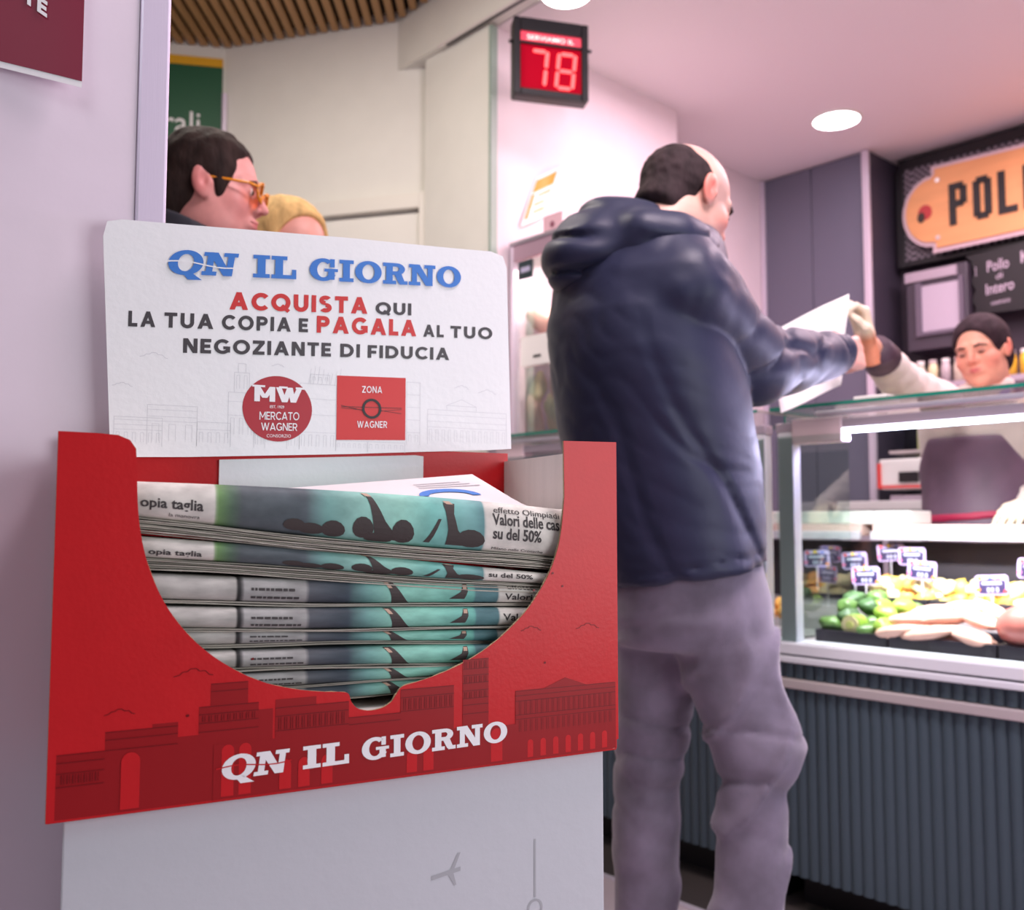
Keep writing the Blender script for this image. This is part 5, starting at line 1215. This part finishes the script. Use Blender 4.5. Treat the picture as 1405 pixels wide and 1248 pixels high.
# ---- paper passed over the counter
ps = root('paper_sheet', 'crumpled white wrapping paper passed between the man and the clerk', 'paper', VP_(1120, 480, 2.36))
A_, B_, C_, D__ = [Vector(VP_(*q)) for q in ((1062, 452, 2.40), (1166, 402, 2.50), (1152, 530, 2.38), (1072, 566, 2.30))]
def pfn2(u, v, e=0):
    q = (A_*(1-u)+B_*u)*v+(D__*(1-u)+C_*u)*(1-v); n = (B_-A_).cross(D__-A_).normalized()
    return tuple(q+n*(.007*math.sin(u*5+v*2)+.004*math.sin(v*9-u*3)+e))
part('sheet', MB().grid(lambda u, v: pfn2(u, v), 20, 20).grid(lambda u, v: pfn2(1-u, v, .0012), 20, 20), mat('white_wrapping_paper', (248, 246, 244), .6), ps, smooth=True)

# ---- the clerk behind the counter
CH = VP_(1347, 482, 3.16)
HC = head_frame(CH, 222, 12, 6)
csr = Vector(VP_(1290, 556, 3.08)); cer = Vector(VP_(1256, 548, 2.84)); cwr = Vector(VP_(1191, 470, 2.64))
csl = Vector(VP_(1418, 560, 3.30)); cel = Vector(VP_(1450, 640, 3.18)); cwl = Vector(VP_(1415, 690, 2.98))
cp = Vector((1.60, 3.25, 0)); 
cbody = [((cp.x, cp.y, 1.40), (cp.x, cp.y, .95), .11, .13), ((CH[0]+.04, CH[1]+.02, 1.50), (cp.x, cp.y, 1.38), .06, .11), (tuple(csr), tuple(cer), .042, .038), (tuple(cer), tuple(cwr), .036, .027), (tuple(csl), tuple(cel), .042, .038), (tuple(cel), tuple(cwl), .036, .027),
         ((cp.x-.07, cp.y+.06, .9), (cp.x-.07, cp.y+.06, .1), .08, .04), ((cp.x+.07, cp.y-.06, .9), (cp.x+.07, cp.y-.06, .1), .08, .04)]
TCr = frame(cwr+Vector((-.01, -.01, .012)), (-.36, -.35, .86), (.80, .1, .58))
TCl = frame(cwl, (-.75, -.45, -.25), (.0, -.4, .9))
glove = lambda p: mixc(np.repeat(np.array([srgb((232, 150, 118))[:3]]), len(p), 0), np.array(srgb((248, 230, 206))[:3]), (p[:, 0]-.0)/.03)
gl4 = lambda p: np.concatenate([glove(p), np.ones((len(p), 1))], 1)
def hair_clerk(X, Y, Z):
    d = elp(X, Y, Z, (-.018, 0, .034), (.108, .088, .096))+.002*wob(X, Y, Z, 150, 9)
    d = smin(d, elp(X, Y, Z, (-.055, 0, -.03), (.06, .075, .07)), .03)
    d = smax(d, -elp(X, Y, Z, (.125, .0, -.03), (.115, .088, .118)), .010)
    d = smax(d, -elp(X, np.abs(Y), Z, (.018, .095, -.030), (.032, .03, .042)), .008)
    return smax(d, -(Z+.095), .02)
clerk = person('clerk with short dark hair, cream shirt and mauve apron behind the counter', (cp.x, cp.y, 0), HC, {'jaw': .98, 'neck': (-.045, 0, -.19)}, (238, 172, 146), (226, 134, 116), cbody,
               ((TCr, (.75, .8, .85, .9), 1, .9, gl4), (TCl, .35, -1, .3, gl4)), hair_clerk, hairm('near_black_hair', (46, 32, 38), .3), None, .0036, lipc=(196, 96, 98), lids=True)
SHm = mat('cream_shirt_fabric', (226, 210, 202), .6, bump=.1, bscale=30, sheen=.3)
fy_ = R(-138+0)
def shirt(X, Y, Z):
    d = loft(X, Y, Z, [(.86, cp.x, cp.y, .135, .18), (1.0, cp.x, cp.y, .13, .175), (1.15, cp.x, cp.y, .125, .17), (1.3, cp.x-.005, cp.y, .125, .185), (1.40, cp.x-.015, cp.y-.01, .115, .19), (1.47, cp.x-.03, cp.y-.02, .09, .14), (1.53, CH[0]+.05, CH[1]+.03, .07, .07)], R(42))
    a = smin(cap(X, Y, Z, csr, cer, .075, .078), cap(X, Y, Z, cer, cwr-(cwr-cer)*.36, .076, .052), .03)+.006*folds(X, Y, Z, (.7, .4, -.5), 60, 4, 2, 10)
    b = smin(cap(X, Y, Z, csl, cel, .07, .06), cap(X, Y, Z, cel, cwl, .055, .042), .03)
    d = smin(smin(d, a, .04), b, .04)+.004*folds(X, Y, Z, (.5, 0, 1), 40, 7, 2, 8)
    return smax(d, -elp(X, Y, Z, (CH[0]-.005, CH[1]-.02, 1.60), (.075, .075, .10)), .01)
cloth('shirt', shirt, (.93, 2.5, .84), (2.0, 3.6, 1.58), .011, SHm, clerk, 'cream long sleeved shirt')
dcw = (cwr-cer).normalized(); part('dark_cuff', MB().tube([cwr-dcw*.10, cwr-dcw*.035], [.054, .047], 18), mat('plum_cuff', (66, 44, 60), .6), clerk, smooth=True)
AP = mat('mauve_apron_fabric', (112, 84, 104), .5, var=.2, vscale=9, bump=.1)
Fd = (math.cos(R(222)), math.sin(R(222)))
def apron(X, Y, Z):
    d = loft(X, Y, Z, [(.62, cp.x, cp.y, .155, .20), (1.0, cp.x, cp.y, .146, .19), (1.15, cp.x, cp.y, .142, .187), (1.3, cp.x-.005, cp.y, .142, .20), (1.46, cp.x-.015, cp.y-.01, .13, .2)], R(42))
    f = (X-cp.x)*Fd[0]+(Y-cp.y)*Fd[1]; l = np.abs(-(X-cp.x)*Fd[1]+(Y-cp.y)*Fd[0])
    d = smax(d, -(f-.01), .01); d = smax(d, l-np.interp(Z, [.6, 1.08, 1.2, 1.33], [.24, .23, .20, .12]), .01); return smax(d, Z-1.335, .01)
cloth('apron', apron, (cp.x-.3, cp.y-.3, .60), (cp.x+.3, cp.y+.3, 1.36), .0095, AP, clerk, 'mauve bib apron with crimson lower edge')
def sash(X, Y, Z):
    return smax(apron(X, Y, Z)-.006, np.abs(Z-1.075-.10*(X-cp.x))-.013, .004)
cloth('apron_band', sash, (cp.x-.3, cp.y-.3, 1.0), (cp.x+.3, cp.y+.3, 1.15), .008, mat('crimson_band', (178, 34, 74), .5), clerk)
col_ = MB()
for s in (-1, 1):
    p0 = HC @ Vector((-.045, s*.055, -.135)); p1 = HC @ Vector((.035, s*.045, -.155)); p2 = HC @ Vector((.06, s*.012, -.20)); col_.tube([p0, p1, p2], [.014, .013, .010], 8)
part('collar', col_, mat('striped_collar', (150, 140, 190), .5), clerk, smooth=True)
ctr = lambda X, Y, Z: smax(smin(cap(X, Y, Z, (cp.x-.07, cp.y+.06, .9), (cp.x-.07, cp.y+.06, .1), .10, .07), cap(X, Y, Z, (cp.x+.07, cp.y-.06, .9), (cp.x+.07, cp.y-.06, .1), .10, .07), .03), -(Z-.05), .01)
cloth('trousers', ctr, (cp.x-.25, cp.y-.25, .03), (cp.x+.25, cp.y+.25, 1.02), .015, CUF, clerk)
for s in (-1, 1): shoe((cp.x+s*.07, cp.y-s*.06), 222, clerk, BK)

# ---- man with amber glasses beyond the pillar
MC = VP_(292, 266, 1.92); HM = head_frame(MC, 6, 6, 0)
def hair_m(X, Y, Z):
    d = elp(X, Y, Z, (-.020, 0, .036), (.110, .089, .098))+.0022*wob(X, Y, Z, 170, 2)+.003*wob(X, Y, Z, 60, 6)
    d = smin(d, elp(X, Y, Z, (-.068, 0, -.035), (.052, .072, .062)), .03)
    d = smax(d, -elp(X, Y, Z, (.135, .0, -.01), (.108, .105, .125)), .010)
    d = smax(d, -elp(X, np.abs(Y), Z, (.070, .085, .070), (.034, .040, .034)), .012)
    d = smin(d, smax(elp(X, np.abs(Y), Z, (.028, .070, .002), (.014, .012, .030)), Z-.05, .01), .006)
    d = smax(d, -elp(X, np.abs(Y), Z, (-.004, .094, -.030), (.032, .030, .048)), .006)
    return smax(d, -(Z+.095), .02)
mbody = [((MC[0]-.06, MC[1], 1.45), (MC[0]-.05, MC[1], .95), .13, .13), ((MC[0]-.03, MC[1], MC[2]-.14), (MC[0]-.06, MC[1], 1.45), .055, .09)]
def arms(cx, cy, sgn=1):
    out = []
    for s in (-1, 1): out += [((cx, cy+s*.17, 1.46), (cx+.0, cy+s*.22, 1.18), .045, .04), ((cx, cy+s*.22, 1.18), (cx+.12*sgn, cy+s*.20, .98), .038, .028)]
    for s in (-1, 1): out += [((cx+.01, cy+s*.09, .92), (cx+.02, cy+s*.09, .1), .08, .045)]
    return out
mbody += arms(MC[0]-.06, MC[1])
hd_ = lambda cx, cy, s, sg: frame((cx+.12*sg, cy+s*.20, .97), (.25*sg, 0, -.97), (0, s, 0))
m1 = person('man with short dark hair and amber glasses in profile beyond the pillar', (MC[0]-.05, MC[1], 0), HM, {'jaw': 1.12, 'nose': 1.03, 'neck': (-.06, 0, -.19)}, (214, 150, 142), (200, 122, 116), mbody,
            tuple((hd_(MC[0]-.06, MC[1], s, 1), .4, -s, .5, pinkh) for s in (-1, 1)), hair_m, hairm('dark_brown_hair', (40, 28, 24), .45), None, .003)
CO = mat('dark_coat_fabric', (26, 28, 40), .7, sheen=.2)
def coatfn(cx, cy, top, w=1.0, ang=0):
    def fn(X, Y, Z):
        d = loft(X, Y, Z, [(.55, cx, cy, .17, .23), (.95, cx, cy, .155, .215), (1.25, cx, cy, .15, .22), (1.42, cx, cy, .14, .235), (1.50, cx+.005, cy, .115, .18), (top, cx+.03, cy, .085, .085)], 0)
        for s in (-1, 1):
            d = smin(d, smin(cap(X, Y, Z, (cx, cy+s*.18, 1.44), (cx, cy+s*.225, 1.18), .07, .062), cap(X, Y, Z, (cx, cy+s*.225, 1.18), (cx+.115, cy+s*.20, 1.0), .06, .045), .02), .03)
        return d+.004*folds(X, Y, Z, (.3, .1, 1), 40, 3, 2, 7)
    return fn
cloth('coat', coatfn(MC[0]-.06, MC[1], 1.60), (MC[0]-.30, MC[1]-.34, .53), (MC[0]+.2, MC[1]+.34, 1.63), .011, CO, m1, 'dark coat with raised collar')
def collar(X, Y, Z):
    d = np.abs(cap(X, Y, Z, (MC[0]-.05, MC[1], 1.52), (MC[0]-.035, MC[1], 1.66), .082, .078))-.008
    return smax(smax(d, Z-(1.668-.42*(X-MC[0]+.06)), .008), -(Z-1.54), .01)
cloth('collar', collar, (MC[0]-.17, MC[1]-.12, 1.52), (MC[0]+.08, MC[1]+.12, 1.72), .0062, CO, m1)
def legs2(cx, cy):
    return lambda X, Y, Z: smax(smin(cap(X, Y, Z, (cx+.01, cy-.09, .9), (cx+.02, cy-.09, .1), .10, .075), cap(X, Y, Z, (cx+.01, cy+.09, .9), (cx+.02, cy+.09, .1), .10, .075), .03), -(Z-.05), .01)
cloth('trousers', legs2(MC[0]-.06, MC[1]), (MC[0]-.25, MC[1]-.25, .03), (MC[0]+.15, MC[1]+.25, 1.02), .015, CUF, m1)
for s in (-1, 1): shoe((MC[0]-.04, MC[1]+s*.09), 0, m1, BK)
AM = mat('amber_acetate', (226, 140, 20), .2, spec=.7)
gl = MB()
def hv(x, y, z): return HM @ Vector((x, y, z))
fr_ = MB()
for s in (-1, 1):
    ring_ = [(.106-.006*abs(math.cos(t)), s*(.033+.023*math.cos(t)), .004+.019*math.sin(t)) for t in [6.2832*i/20 for i in range(21)]]
    fr_.tube([hv(*q) for q in ring_], .0028, 6, False); fr_.tube([hv(.100, s*.056, .010), hv(.085, s*.074, .010), hv(.0, s*.081, .010), hv(-.012, s*.082, .0)], [.0032, .003, .0022, .002], 6)
fr_.tube([hv(.108, -.011, .008), hv(.111, 0, .010), hv(.108, .011, .008)], .0028, 6)
gp = part('glasses', fr_, AM, m1, smooth=True, label='amber framed glasses')
AL = glass_mat('amber_lens', (244, 150, 40))
for s in (-1, 1):
    lm_ = MB(); lm_.add([hv(.104-.005*abs(math.cos(6.2832*i/16)), s*(.033+.021*math.cos(6.2832*i/16)), .004+.017*math.sin(6.2832*i/16)) for i in range(16)], [tuple(range(16))])
    part('lens', lm_, AL, gp)

# ---- blonde woman behind him
WC = VP_(394, 345, 2.28); HW = head_frame(WC, -22, 20, 0)
def hair_w(X, Y, Z):
    d = elp(X, Y, Z, (-.020, 0, .034), (.112, .092, .100))
    d = smin(d, cap(X, Y, Z, (-.05, 0, -.02), (-.075, 0, -.20), .085, .07), .04)
    d = d+.003*folds(X, Y, Z, (.5, 1, .1), 120, 3, 1.5, 14)
    d = smax(d, -elp(X, Y, Z, (.135, -.035, .0), (.130, .105, .125)), .010)
    return smax(d, -(Z+.22), .02)
wbody = [((WC[0]-.06, WC[1], 1.42), (WC[0]-.06, WC[1], .95), .11, .13), ((WC[0]-.04, WC[1], WC[2]-.13), (WC[0]-.06, WC[1], 1.42), .05, .09)]+arms(WC[0]-.06, WC[1])
w2 = person('blonde woman looking down, half hidden behind the man with amber glasses', (WC[0]-.05, WC[1], 0), HW, {'jaw': .92}, (222, 160, 144), (208, 124, 112), wbody,
            tuple((hd_(WC[0]-.06, WC[1], s, 1), .4, -s, .5, pinkh) for s in (-1, 1)), hair_w, hairm('blonde_hair', (208, 172, 112), .25), None, .0036)
cloth('coat', coatfn(WC[0]-.06, WC[1], 1.54), (WC[0]-.30, WC[1]-.34, .53), (WC[0]+.2, WC[1]+.34, 1.56), .012, mat('grey_coat', (70, 66, 72), .7), w2)
cloth('trousers', legs2(WC[0]-.06, WC[1]), (WC[0]-.25, WC[1]-.25, .03), (WC[0]+.15, WC[1]+.25, 1.02), .015, CUF, w2)
for s in (-1, 1): shoe((WC[0]-.04, WC[1]+s*.09), 0, w2, BK)
